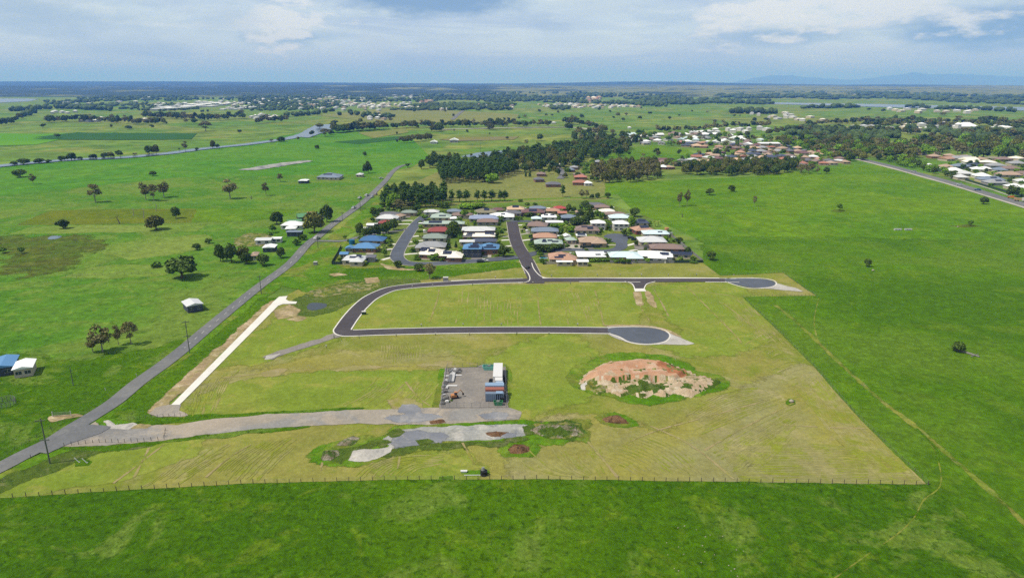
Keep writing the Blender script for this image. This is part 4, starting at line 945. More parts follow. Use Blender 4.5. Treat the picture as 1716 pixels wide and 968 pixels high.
for i, (px, py, w_, h_) in enumerate(((216,217,12,7),(255,216,11,8),(279,209,7,6),(187,214,5,6),(312,207,10,9),(326,207,12,9),(634,194,7,6),(695,190,9,7),(746,188,6,5),(680,208,7,6),(700,215,5,6),(845,204,6,8),(852,204,7,8),(822,218,16,12),
      (761,222,3,7),(783,223,5,6),(665,227,5,7),(665,241,6,9),(850,234,6,6),(882,244,9,10),(905,236,12,12),(820,226,5,4),(810,264,11,10),(790,262,5,5),(1071,178,3,3),(953,218,16,12),(904,190,9,8),(925,196,8,5),(935,190,5,5),
      (959,200,8,8),(975,198,9,7),(1005,188,9,9),(1028,200,7,6),(1035,196,9,8),(1049,196,7,7),(1044,203,7,6),(1022,190,6,6),(1089,193,10,7),(1022,178,4,4),(1074,184,6,5),(1122,200,7,5),(1138,196,6,5),(1160,188,6,4),(1198,206,7,6),(1211,207,6,6),(1264,204,8,7),(1283,204,16,7),
      (1231,197,8,6),(1317,198,6,4),(1185,190,5,4),(1072,200,8,6),(1010,202,3,3),(870,202,6,8),(760,196,5,6),(880,198,8,6),(915,194,6,4),(1240,196,5,4),(1500,196,5,4),(1580,194,12,6),(1606,202,14,8),(1658,200,12,6),(1480,190,12,8),(1455,186,10,6),
      (604,207,9,9),(655,204,9,7),(1100,257,12,9),(1055,262,8,8),(1137,262,10,14),(1103,262,9,10),(1078,264,8,7),(1200,262,12,14))):
    tree(MT[i%5], px, py, w_, h_, 'lone tree dotted over the middle plain', 'scattered trees of the middle plain', simple=True, name='paddock_tree')

# far-off woods that read as one mass
def far_mass(name, label, areas, mat):
    tot = []; rs = np.random.RandomState(5)
    for s, n, wr, hr in areas:
        poly = S(s); x0, x1 = min(p[0] for p in poly), max(p[0] for p in poly); y0, y1 = min(p[1] for p in poly), max(p[1] for p in poly); k = 0; g = 0
        while k < n and g < n*30:
            g += 1; px, py = rs.uniform(x0, x1), rs.uniform(y0, y1)
            if not inside((px, py), poly): continue
            m_ = MPP(py); x, y = W(px, py)
            if noise.noise((x/420, y/700, 2))+0.6*noise.noise((x/140, y/260, 5)) < -0.02: g += 0; k += 0.45; continue
            k += 1
            tot.append((x, y, rs.uniform(*wr)*m_/2, rs.uniform(*hr)*m_))
    for px, py, w_, h_ in MASS: tot.append((*W(px, py), w_*MPP(py)/2, h_*MPP(py)))
    parts = []
    for x, y, r, h in tot:
        for q in range(2):
            v, f = lump((x+rs.uniform(-.5,.5)*r, y+rs.uniform(-.5,.5)*r, h*(0.42+0.1*q)), (r*rs.uniform(.7,1.1), r*rs.uniform(.7,1.1), h*rs.uniform(.45,.6)), rs)
            parts.append((v, f, 0))
    tag(link(name, np_mesh(name, parts, [mat])), label, 'woodland', kind='stuff')
far_mass('far_woodland', 'dark blue green woodland among the far town and plain', [
 ('0,152 430,150 860,150 860,164 600,164 300,166 0,158', 1700, (4,10), (1.5,3)),
 ('60,168 250,162 430,164 720,160 720,186 560,184 430,190 250,186 100,180', 1700, (4,9), (2.5,5)),
 ('700,160 960,156 1150,162 1150,174 1060,176 900,172 720,174', 1200, (4,9), (3,6)),
 ('1060,168 1290,168 1300,180 1200,182 1060,178', 320, (6,13), (4,7)),
 ('700,176 870,176 960,182 940,186 700,185', 350, (6,11), (4,7)),
 ('1190,158 1440,156 1716,162 1716,176 1500,168 1200,166', 900, (6,14), (3,6)),
 ('860,150 1716,152 1716,156 860,156', 260, (6,14), (2,4)),
 ('1290,236 1500,228 1716,232 1716,244 1500,250 1340,250', 160, (10,18), (9,13)),
 ('1320,216 1500,216 1716,222 1716,236 1500,232 1320,230', 220, (9,16), (8,12)),
 ('470,195 560,188 660,196 640,208 560,210', 90, (7,12), (6,9))], LF['far'])

# ------------------------------------------------------------------ buildings
GLASS = plain('window_glass', C(62,74,88), rough=0.15, var=0.05, spec=0.6)
TRIM = plain('white_trim', C(225,224,218), var=0.05)
SOLAR = plain('solar_glass', C(48,54,78), rough=0.2, var=0.15, scale=1.0, spec=0.5)
DOORM = plain('garage_door_paint', C(196,188,176), var=0.05)
ROOFC = {'white':(240,240,238),'cream':(236,230,214),'lightgrey':(202,204,204),'grey':(168,170,172),'darkgrey':(116,116,122),'bluegrey':(134,148,166),'palegreen':(184,202,188),'greengrey':(150,164,152),
 'red':(162,82,76),'maroon':(128,96,94),'orange':(198,156,130),'terracotta':(180,124,104),'brown':(150,128,118),'tan':(190,164,140),'blue':(100,150,198),'deepblue':(74,118,168),'aqua':(204,224,226),'lilac':(160,172,200),
 'green':(92,152,124),'peach':(222,190,156),'navy':(84,92,112),'olive':(146,140,114),'brightred':(190,84,76),'rust':(196,132,112)}
WALLC = {'brick':(160,124,104),'cream':(216,204,180),'white':(232,230,224),'grey':(176,174,170),'tan':(192,170,140),'dark':(84,92,104),'red':(140,88,72)}
def roofm(c): return plain('roof_'+c, C2(*ROOFC[c], 1.45 if min(ROOFC[c]) > 195 else 1.15), rough=0.55, var=0.07, scale=0.5, spec=0.3)
def capm(c):
    k = ROOFC[c]; return plain('cap_'+c, C(*[min(250, int(v*0.82+38)) for v in k]), rough=0.6, var=0.05)
def wallm(c): return plain('wall_'+c, C(*WALLC[c]), var=0.08, scale=1.5)
def _mk(n, *b, m):
    q = MB()
    for x in b: q.box(*x)
    return q.mesh(n, m)
qw = MB(); qw.box(-0.9,0.9,-0.05,0,0,1.2,0); qw.box(-0.98,0.98,-0.03,0,-0.09,-0.005,1); qw.box(-0.98,0.98,-0.03,0,1.205,1.28,1); qw.box(-0.04,0.04,-0.07,-0.05,0,1.2,1)
WINM = qw.mesh('window', [GLASS, TRIM])
qg = MB()
for i in range(4): qg.box(-2.4, 2.4, -0.05-0.02*(i%2), 0, i*0.55, i*0.55+0.54)
GARM = qg.mesh('garage_door', DOORM)
def solar_mesh(nx, ny):
    q = MB()
    for i in range(nx):
        for j in range(ny): q.box(i*1.06-nx*0.53, i*1.06-nx*0.53+1.0, j*1.7, j*1.7+1.62, 0.08, 0.13)
    return q.mesh('solar_panel', SOLAR)
SM = {}
HN_ = [0]
def house(px, py, wpx, roof, label, dm=11.0, rot=0.0, wall='cream', kind='hip', wing=None, storeys=1, solar=(), pitch=22, garage=0, group='houses of the estate', name='house', cat='house', h=2.6, simple=False, nwin=None, flat=False):
    H = h*storeys; zc = H+0.9
    m_ = MPP(py, zc); wm = wpx*m_*(1.0); x, y = W(px, py, zc)
    rt = R(rot); root = empty(name, (x, y, 0.22), rt); tag(root, label, cat, group)
    p = R(pitch if not flat else 5); ends = (1, 1) if kind == 'hip' else (0, 0)
    wl, rf = MB(), MB()
    wm = max(wm, 3); hx, hy = wm/2-0.5, dm/2-0.5
    wl.box(-hx, hx, -hy, hy, -0.3, H-0.02)
    rf.hip(0, 0, wm, dm, H+0.18, p, ends=ends, caps=not simple)
    if kind == 'gable':                                  # gable end walls close the roof ends
        t = math.tan(p)
        if wm >= dm: wl.add([(-hx,-hy,H-.02),(-hx,hy,H-.02),(-hx,0,H+hy*t),(hx,-hy,H-.02),(hx,hy,H-.02),(hx,0,H+hy*t)], [(0,2,1),(3,4,5)])
        else: wl.add([(-hx,-hy,H-.02),(hx,-hy,H-.02),(0,-hy,H+hx*t),(-hx,hy,H-.02),(hx,hy,H-.02),(0,hy,H+hx*t)], [(0,1,2),(3,5,4)])
    if wing:
        for wx, ww, wd in wing:                          # wing centre along the front, width, how far it projects
            cx = wx*wm/2; y0 = -dm/2-wd
            wl.box(cx-ww/2+.5, cx+ww/2-.5, y0+.5, -hy+0.5, -0.3, H-0.05)
            dd = wd+min(dm*0.55, ww)
            rf.hip(cx, y0+dd/2, ww, dd, H+0.14, p, ends=(1, 0) if kind == 'hip' else (0, 0)) if dd > ww else rf.hip(cx, y0+dd/2, ww, dd, H+0.14, p, ends=ends)
    link('wall', wl.mesh('wall', wallm(wall)), root); link('roof', rf.mesh('roof', [roofm(roof), capm(roof)]), root)
    HN_[0] += 1; rs = random.Random(HN_[0])
    n = nwin if nwin is not None else (2 if simple else max(2, int(wm/4.2)))
    for s_ in range(storeys):
        for i in range(n):
            xx = -hx+(i+0.5)*2*hx/n
            fy = -hy
            if wing:
                for wx, ww, wd in wing:
                    if abs(xx-wx*wm/2) < ww/2-0.4: fy = -dm/2-wd+.5; break
                    if abs(xx-wx*wm/2) < ww/2+1.1: fy = None; break
            if fy is None: continue
            if garage and i == n-1 and s_ == 0: continue
            link('window', WINM, root, (xx, fy-0.004, 0.95+s_*h), sc_=(min(1, hx/n*0.8), 1, 1))
    if not simple:
        for yy in ((-hy*0.4, hy*0.45) if dm > 9 else (0,)): 
            for sgn in (1, -1): link('window', WINM, root, (sgn*(hx+0.004), yy, 0.95), sgn*math.pi/2)
    if garage and not simple: link('garage_door', GARM, root, (hx-3.2, -hy-0.006, 0.0))
    for (u, v, nx, ny) in solar:                         # u across, v up the front slope (0..1)
        if (nx, ny) not in SM: SM[(nx, ny)] = solar_mesh(nx, ny)
        yy = -dm/2+v*dm/2; o = link('solar_panel', SM[(nx, ny)], root, (u*wm/2, yy, H+0.2+(yy+dm/2)*math.tan(p)))
        o.rotation_euler = (p, 0, 0)
    if group == 'houses of the estate' and not simple and wm > 9: YARD.append((root, wm, dm, rt, label))
    return root
YARD = []
EH = 'houses of the estate'
# px, py = middle of the roof in the photograph
house(650,363,37,'lightgrey','long pale grey roofed house above the small red roof, west street',rot=-6,dm=12,wall='white')
house(669,360,16,'tan','small tan roofed house touching the long pale grey roof, west street',rot=-25,dm=10)
house(653,357,33,'darkgrey','dark grey roofed house behind the long pale grey roof',rot=8,dm=9,wall='grey')
house(647,371,25,'red','small faded red roof half hidden by trees beside the west street',rot=4,dm=8,wall='brick')
house(621,375,13,'white','small white outbuilding in the cluttered yard left of the red roof',dm=5,kind='gable',name='shed',cat='shed',simple=True,h=2.2,group=None)
house(612,381,10,'white','white flat shed at the corner of the cluttered yard',dm=4,kind='gable',name='shed',cat='shed',simple=True,h=2.2,group=None)
house(685,354,26,'greengrey','low green grey house at the top end of the west street',dm=8,wall='tan')
house(625,399,42,'deepblue','darker blue hipped roof house by the side lane',dm=12,rot=-4,wall='tan')
house(614,411,40,'blue','bright sky blue roof house just below the darker blue one',dm=12,rot=-3,wall='brick')
house(586,413,14,'blue','small blue roofed garden shed at the corner of the bright blue house',dm=6,kind='gable',name='shed',cat='shed',simple=True,group=None)
house(594,431,36,'lightgrey','pale grey roofed house with solar panels at the fenced west corner',dm=11,rot=-2,wall='cream',wing=[(0.45,8,3)],solar=((0.0,.4,4,1),(0.5,.4,3,2)))
house(620,428,20,'darkgrey','dark flat garage roof right of the pale grey corner house',dm=7,flat=True,wall='grey',kind='gable',garage=1,group=None,name='garage',cat='garage',simple=True)
house(577,423,15,'blue','little blue shed behind the dark fence corner',dm=5,kind='gable',name='shed',cat='shed',simple=True,group=None)
house(739,361,34,'palegreen','pale green tall hipped roof, second row from the top, left block',dm=13,solar=((0.2,.3,5,1),))
house(744,372,70,'palegreen','long pale green roof with a wide solar array above the red roof',dm=9,wall='tan',solar=((-0.4,.25,9,2),),pitch=18)
house(740,384,46,'red','deep red roofed house in the left block',dm=11,wall='brick')
house(729,395,40,'greengrey','grey green hipped roof under the red one, left block',dm=11)
house(724,409,48,'grey','wide grey roof with wings behind the cream L shaped house',dm=12,wing=[(-0.6,9,2)],wall='cream')
house(723,420,38,'cream','cream roofed house with three solar arrays facing the lower street',dm=12,rot=-9,wall='brick',solar=((-0.6,.35,4,2),(0.15,.3,4,2),(-0.5,.75,5,1)),wing=[(-0.3,7,2)])
house(754,424,34,'cream','cream garage end of the house on the street bend with brick doors',dm=10,rot=-3,wall='brick',solar=((-0.2,.3,5,2),),wing=[(0.62,9,4)],garage=0)
house(723,353,26,'lightgrey','small light house, leftmost of the back row',dm=8,wall='white')
house(761,352,24,'bluegrey','blue grey roof between trees in the back row',dm=8)
house(775,358,34,'brown','brown grey roof right of the pale green tall roof',dm=9)
house(762,364,16,'white','small white extension behind the brown grey roof',dm=6,group=None,simple=True)
house(814,353,36,'olive','olive hipped roof with one solar array, back row',dm=12,solar=((0.1,.5,4,2),))
house(811,363,50,'lilac','pale lilac blue wide roof in the right block',dm=12,pitch=18)
house(817,369,36,'brown','brown grey hip in front of the lilac roof',dm=9,wall='grey')
house(802,382,56,'lightgrey','plain pale grey wide roof in the right block',dm=12,wall='red',wing=[(-0.2,14,2)],pitch=16)
house(803,392,54,'cream','pinkish white roof with dark panel rows in the right block',dm=12,wall='red',pitch=12,solar=((-0.5,.7,5,1),(0.65,.6,6,2),(-0.6,.4,4,1),(-.7,.05,6,1)))
house(812,401,40,'navy','dark slate roof under the pinkish white one',dm=9,pitch=16,wall='grey')
house(783,402,26,'lightgrey','grey ribbed patio roof left of the dark slate roof',dm=7,pitch=10,kind='gable',group=None,simple=True)
house(792,412,32,'blue','left half of the vivid blue roof two storey house, large stepped solar array',dm=12,storeys=2,wall='dark',solar=((0.15,.15,6,1),(0.25,.42,5,1),(0.3,.7,3,1)),nwin=3)
house(821,412,32,'blue','right half of the vivid blue roof brick house with a curved solar array',dm=13,storeys=1,h=3.4,wall='brick',solar=((0.05,.15,7,1),(0.0,.45,4,1)))
house(841,360,42,'white','brilliant white hipped roof at the top end of the centre street',dm=12,wall='white',solar=((0.1,.5,3,1),))
house(835,350,24,'maroon','dark maroon roof in the back row left of the peach roof',dm=8)
house(859,355,30,'darkgrey','dark grey hip at the top of the centre street',dm=9,wall='tan')
house(864,348,30,'peach','peach coloured roof with one dark panel array, back row',dm=11,solar=((0,.5,5,2),))
house(893,353,40,'maroon','maroon roof with a blue array beside the maple hedge, back row',dm=11,solar=((0.0,.3,6,2),),wall='brick')
house(901,347,28,'bluegrey','blue grey roof behind the maroon roof',dm=8)
house(927,351,24,'orange','orange tiled roof left of the bright red roof',dm=9,wall='tan')
house(938,347,22,'brightred','bright red tiled roof, only one in the back row',dm=8,wall='brick')
house(942,355,16,'rust','tan gabled entrance wing below the bright red roof',dm=6,kind='gable',wall='tan',group=None,simple=True)
house(920,361,26,'white','white roof with two small black panels in the right half',dm=10,solar=((-0.4,.5,3,1),(0.4,.5,3,1)),wall='white')
house(899,364,18,'aqua','small pale aqua roof left of the white paneled roof',dm=7,simple=True)
house(929,370,30,'white','long low white roof under the white paneled roof',dm=7,pitch=14,wall='white')
house(953,362,26,'bluegrey','slate blue hip with a dark carport, centre right',dm=10,wall='dark')
house(969,366,22,'bluegrey','lighter slate roof attached to the slate blue hip',dm=7,rot=-6,group=None,simple=True)
house(901,375,34,'brown','mauve brown hip beside the centre street',dm=12,rot=-8,wall='cream')
house(913,384,46,'bluegrey','silver blue roof with patio, third from the street bend',dm=11,wall='cream',pitch=20)
house(913,394,40,'orange','orange brown tiled roof beside the centre street',dm=11,wall='brick')
house(919,404,48,'palegreen','mint green roof covered with small scattered solar panels',dm=11,wall='brick',solar=((-0.3,.3,3,1),(0.1,.5,3,1),(0.45,.3,4,1),(-.3,.6,2,1)))
house(956,399,18,'palegreen','round topped mint roof at the yard next to the scattered solar panels',dm=8,rot=10,simple=True)
house(940,428,42,'orange','orange tiled roof with scattered panels at the south fence',dm=14,wall='cream',solar=((-0.2,.15,5,1),(0.05,.4,4,1)),wing=[(0.6,9,2)])
house(946,436,28,'white','narrow white patio roof between orange house and south fence',dm=4,pitch=6,kind='gable',simple=True,group=None,name='patio_roof',cat='patio roof',h=2.3)
house(983,382,42,'brown','dark brown grey hip with two arrays above the tan house',dm=13,wall='cream',solar=((-0.2,.6,4,1),(0.25,.25,4,2)))
house(991,401,42,'tan','tan hipped roof with garden lawn beside the dark green fence',dm=13,wall='tan',wing=[(0.5,10,3)])
house(950,393,12,'white','white gabled garden shed under the yellow green shrubs',dm=6,kind='gable',name='shed',cat='shed',simple=True,group=None,rot=10)
house(974,392,18,'white','small white roof carrying one blue solar array',dm=6,pitch=12,solar=((0,.2,5,2),),simple=True,group=None,name='garage',cat='garage')
house(990,424,48,'white','big brilliant white roof on the south side',dm=14,wall='tan',pitch=12,solar=((0.45,.3,3,1),))
house(976,435,20,'white','white roofed shed below the big brilliant white roof',dm=6,pitch=10,kind='gable',name='shed',cat='shed',simple=True,group=None,wall='cream')
house(1046,425,52,'aqua','very pale aqua roof right of the big brilliant white roof',dm=13,wall='tan',pitch=17,wing=[(0.55,10,3)],solar=((0.75,-.25,3,1),))
house(1098,424,58,'white','brilliant white gabled roof with one array at the south east corner',dm=13,rot=-10,wall='white',pitch=16,solar=((0.5,.3,5,2),),wing=[(0.1,11,4)])
house(1142,423,34,'navy','long dark roof packed with solar panels in the east corner',dm=6,rot=-14,pitch=10,kind='gable',solar=((0,.2,12,2),),simple=True,group=None,name='garage',cat='garage')
house(1117,412,56,'brown','broad brown tiled roof on the east edge',dm=12,wall='brick',pitch=18,rot=-3)
house(1092,400,46,'lightgrey','large pale grey roof with many hips on the east edge',dm=15,wall='cream',pitch=18)
house(1098,388,44,'aqua','pale ribbed upper roof behind the large pale grey roof',dm=12,pitch=16,wall='cream',solar=((0.3,.4,3,1),))
house(1076,382,34,'orange','light orange roof with a big blue array near the turning circle',dm=12,rot=14,wall='red',solar=((0.1,.45,6,2),))
house(1073,370,26,'navy','dark blue roof behind palms at the east edge',dm=11,solar=((0.1,.3,5,2),))
house(1002,371,25,'white','left white two storey house with a balcony front',dm=9,storeys=2,wall='white',h=2.5,nwin=3)
house(1040,372,27,'white','right white two storey house with a balcony front',dm=9,storeys=2,wall='white',h=2.5,nwin=3)
house(1038,362,36,'aqua','pale pointed roof behind the right white two storey house',dm=11,wall='white')
house(1017,352,27,'cream','cream barrel shaped roof under the dark grey roofs, north east',dm=9,wall='tan')
house(1029,357,38,'brown','mauve brown roof under the cream barrel shaped one',dm=8)
house(995,342,38,'darkgrey','dark grey roof at the north east top of the estate',dm=10,wall='tan',rot=-4)
house(1009,345,26,'brown','brown grey hip with white posts at the north east top',dm=9,wall='tan')
house(970,353,12,'tan','small tan entry building beside the sandy drive, north east',dm=6,simple=True)
# farm and rural buildings
FG = None
house(517,359,38,'green','curved green farm shed roof among the trees left of the main road',dm=16,rot=24,wall='dark',kind='gable',group=FG,name='farm_shed',cat='farm shed',pitch=12)
house(493,368,24,'green','lower green lean-to roof in front of the green farm shed',dm=8,rot=20,wall='dark',kind='gable',group=FG,name='farm_shed',cat='farm shed',pitch=10,simple=True)
house(529,356,28,'rust','rusty red and white striped iron roof beside the green shed',dm=8,wall='grey',kind='gable',group=FG,name='farm_shed',cat='farm shed',pitch=14,simple=True)
house(491,374,36,'white','white farmhouse roof amid the farm buildings',dm=11,wall='white',group=FG,name='farmhouse')
house(488,380,18,'white','white square roof annex in front of the farmhouse',dm=9,wall='white',group=FG,name='farmhouse',rot=8,simple=True)
house(494,386,26,'bluegrey','low dark walled carport below the farmhouse',dm=6,flat=True,wall='dark',kind='gable',group=FG,name='carport',cat='carport',simple=True,h=3)
house(443,399,27,'lightgrey','long pale grey farm shed with open yard',dm=9,wall='white',kind='gable',group=FG,name='farm_shed',cat='farm shed',pitch=10,simple=True,rot=4)
house(464,397,17,'white','white end section of the long farm shed',dm=6,wall='white',kind='gable',group=FG,name='farm_shed',cat='farm shed',pitch=10,simple=True,rot=4)
house(452,411,21,'white','white roofed dark shed below the long farm shed',dm=9,wall='dark',kind='gable',group=FG,name='farm_shed',cat='farm shed',pitch=10,simple=True,rot=6)
house(427,424,12,'tan','small white farm cottage hidden between round trees',dm=9,wall='white',group=FG,name='cottage',cat='cottage',rot=10)
house(553,294,38,'bluegrey','large pale blue roofed homestead alone beyond the farm',dm=22,wall='cream',group=FG,name='homestead',cat='house',solar=((-0.1,.5,9,2),),wing=[(0.5,14,3)],pitch=18)
house(509,301,15,'white','low white open shed left of the homestead',dm=12,wall='dark',group=FG,name='farm_shed',cat='farm shed',flat=True,kind='gable',simple=True)
house(603,291,12,'lightgrey','little grey cottage in front of the dark tree pair',dm=10,wall='cream',group=FG,name='cottage',cat='cottage')
house(322,505,27,'lightgrey','grey barn with a pale roof beside the main road pasture',dm=10,rot=38,wall='dark',kind='gable',group=FG,name='barn',cat='barn',pitch=14,h=3,simple=True)
house(40,608,30,'white','cream shed with a white gable roof at the left edge',dm=9,rot=26,wall='cream',kind='gable',group=FG,name='shed',cat='shed',pitch=14,h=3,simple=True)
house(6,604,36,'blue','blue striped roof shed cut by the left frame edge',dm=12,rot=26,wall='dark',kind='gable',group=FG,name='shed',cat='shed',pitch=12,h=3,simple=True)
house(727,237,12,'white','long white shed, left one on the middle plain',dm=16,wall='white',group=FG,name='farm_shed',cat='farm shed',kind='gable',simple=True)
house(761,234,15,'white','boxy white shed, right one on the middle plain',dm=16,wall='grey',group=FG,name='farm_shed',cat='farm shed',kind='gable',simple=True,h=4)
house(928,205,8,'lightgrey','small grey farmhouse among trees on the plain',dm=14,wall='white',group=FG,name='farmhouse',simple=True)
house(1055,213,6,'white','tiny white hut alone on the green plain',dm=12,wall='white',group=FG,name='hut',cat='hut',simple=True)
house(1618,211,32,'white','long white hall with three peaked roofs beyond the suburb',dm=30,wall='white',group=FG,name='hall',cat='hall',h=7,pitch=30)
house(1606,208,6,'white','white tower end of the long hall',dm=14,wall='white',group=FG,name='hall_tower',cat='tower',h=14,pitch=45,simple=True)
house(1466,234,18,'aqua','pale aqua pool hall roof in the wooded suburb',dm=24,wall='white',group=FG,name='hall',cat='hall',flat=True,kind='gable')
house(1481,230,11,'tan','beige building joined to the pale aqua roof',dm=16,wall='cream',group=FG,name='hall',cat='hall',simple=True)
house(1287,239,34,'white','large flat white roofed school hall on the rise',dm=26,wall='tan',group=FG,name='hall',cat='hall',flat=True,kind='gable',h=6)
# hillside suburb, seen only as roofs between trees
def suburb(spots, cols, walls, labf, group, wr, dr, seed, name='suburban_house', rot=(-25, 25)):
    rs = random.Random(seed)
    for px, py in spots:
        c = rs.choice(cols); wpx = rs.uniform(*wr)
        house(px, py, wpx, c, labf % CN[c], dm=rs.uniform(*dr), rot=rs.uniform(*rot), wall=rs.choice(walls), kind='hip' if rs.random() < .8 else 'gable', group=group, name=name, simple=True, pitch=rs.uniform(16, 24))
CN = {'white':'white','cream':'cream','lightgrey':'pale grey','grey':'grey','darkgrey':'dark grey','bluegrey':'slate blue','palegreen':'pale green','red':'dark red','maroon':'maroon','orange':'orange','terracotta':'terracotta','brown':'brown','tan':'tan','navy':'navy','aqua':'pale aqua','peach':'peach','olive':'olive'}
def px_scatter(s, n, dx, dy, seed):
    poly = S(s); rs = random.Random(seed); out = []
    x0, x1 = min(p[0] for p in poly), max(p[0] for p in poly); y0, y1 = min(p[1] for p in poly), max(p[1] for p in poly)
    for _ in range(n*40):
        if len(out) >= n: break
        p = (rs.uniform(x0, x1), rs.uniform(y0, y1))
        if inside(p, poly) and all(abs(p[0]-q[0]) > dx or abs(p[1]-q[1]) > dy for q in out): out.append(p)
    return sorted(out, key=lambda p: p[1])
SUBT()
suburb(px_scatter('1050,224 1160,220 1230,226 1280,232 1260,242 1150,238 1080,240 1056,236', 46, 8, 2.6, 1), ['white','lightgrey','grey','brown','aqua','white'], ['white','cream'], '%s roofed house in the upper row of the wooded suburb', 'upper suburb houses', (10,17), (14,20), 51)
suburb(px_scatter('1140,236 1290,240 1400,256 1420,270 1340,276 1250,276 1180,274 1150,262 1200,250 1146,244', 92, 9, 3.0, 2), ['brown','tan','orange','maroon','terracotta','grey','lightgrey','darkgrey','navy','white','peach'], ['cream','brick','tan'], '%s roofed house amid the trees of the suburb on the rise', 'suburb houses on the rise', (12,19), (13,18), 52)
suburb(px_scatter('1026,272 1060,266 1150,266 1160,278 1120,280 1040,276', 12, 11, 3.2, 3), ['brown','tan','white','grey','maroon'], ['cream','brick'], '%s roofed house between the brown gum grove and the green slope', 'houses above the gum grove', (12,18), (12,16), 53)
house(1085,272,25,'terracotta','long orange roofed brick house above the brown gum grove',dm=12,wall='brick',name='suburban_house',simple=True)
house(1290,262,24,'navy','navy roof with panels in the middle of the suburb on the rise',dm=14,name='suburban_house',simple=True)
for a in ((929,275,11,'terracotta','left orange roof house at the top of the parkland cul-de-sac'),(938,275,9,'white','white gabled house beside the orange roof in the parkland'),(903,273,18,'lightgrey','pale roof house hidden left of the parkland cul-de-sac'),
          (907,290,16,'brown','brown roof inside the dark tree clump, upper'),(903,299,17,'darkgrey','dark roof inside the dark tree clump, middle'),(927,307,26,'darkgrey','long dark roof at the foot of the parkland street'),
          (970,291,18,'brown','brown gabled roof right of the parkland street'),(973,295,22,'rust','faded red brown roof right of the parkland street'),(972,304,26,'terracotta','orange red brick house at the parkland edge'),
          (962,279,14,'grey','grey roof right of the white gabled parkland house'),(956,283,14,'bluegrey','slate roof below the grey parkland roof'),(1002,270,16,'grey','grey long roof above the brown gum grove, parkland side'),
          (985,305,14,'white','white patched roof beside the orange red brick house')):
    house(*a, dm=11, wall='white' if 'white' in a[3] else 'brick', simple=True, name='suburban_house', rot=rnd.uniform(-10,10), group='houses at the parkland cul-de-sac')
suburb(px_scatter('1466,246 1530,250 1600,258 1630,266 1560,268 1480,256', 15, 13, 3.4, 4), ['terracotta','maroon','orange','tan','grey','white'], ['cream','brick'], '%s roofed house behind the highway avenue trees', 'houses behind the avenue', (15,22), (14,18), 54)
suburb(px_scatter('1610,262 1760,262 1760,276 1660,274 1620,270', 14, 16, 4, 5), ['tan','brown','grey','cream','olive'], ['cream','tan'], '%s roofed house in the far row across the highway', 'far row across the highway', (19,27), (14,18), 55)
for i, a in enumerate(((1557,277,20,'white'),(1585,278,22,'tan'),(1609,277,26,'bluegrey'),(1571,281,16,'white'),(1598,284,26,'white'),(1634,276,24,'navy'),(1637,282,18,'white'),(1651,281,14,'white'),(1668,276,28,'grey'),
        (1675,283,20,'bluegrey'),(1693,281,28,'brown'),(1612,289,30,'lightgrey'),(1645,293,26,'white'),(1660,299,40,'bluegrey'),(1690,291,36,'tan'),(1713,290,30,'brown'),(1610,295,20,'lightgrey'),(1668,304,34,'grey'),(1712,302,20,'lightgrey'),(1700,311,24,'white'),(1722,313,28,'white'),(1625,270,20,'cream'))):
    house(*a, ('first','second','third','fourth','fifth','sixth','seventh','eighth','ninth','tenth','eleventh','twelfth','thirteenth','fourteenth','fifteenth','sixteenth','seventeenth','eighteenth','nineteenth','twentieth','twenty-first','twenty-second')[i]+f' house of the new estate across the highway, {CN[a[3]]} roof', dm=15, wall=('white','cream','grey')[i%3], simple=True, rot=-14+(i%3)*6, name='suburban_house', group='new houses across the highway', solar=((0.1,.4,6,2),) if i in (5,13,17) else ())
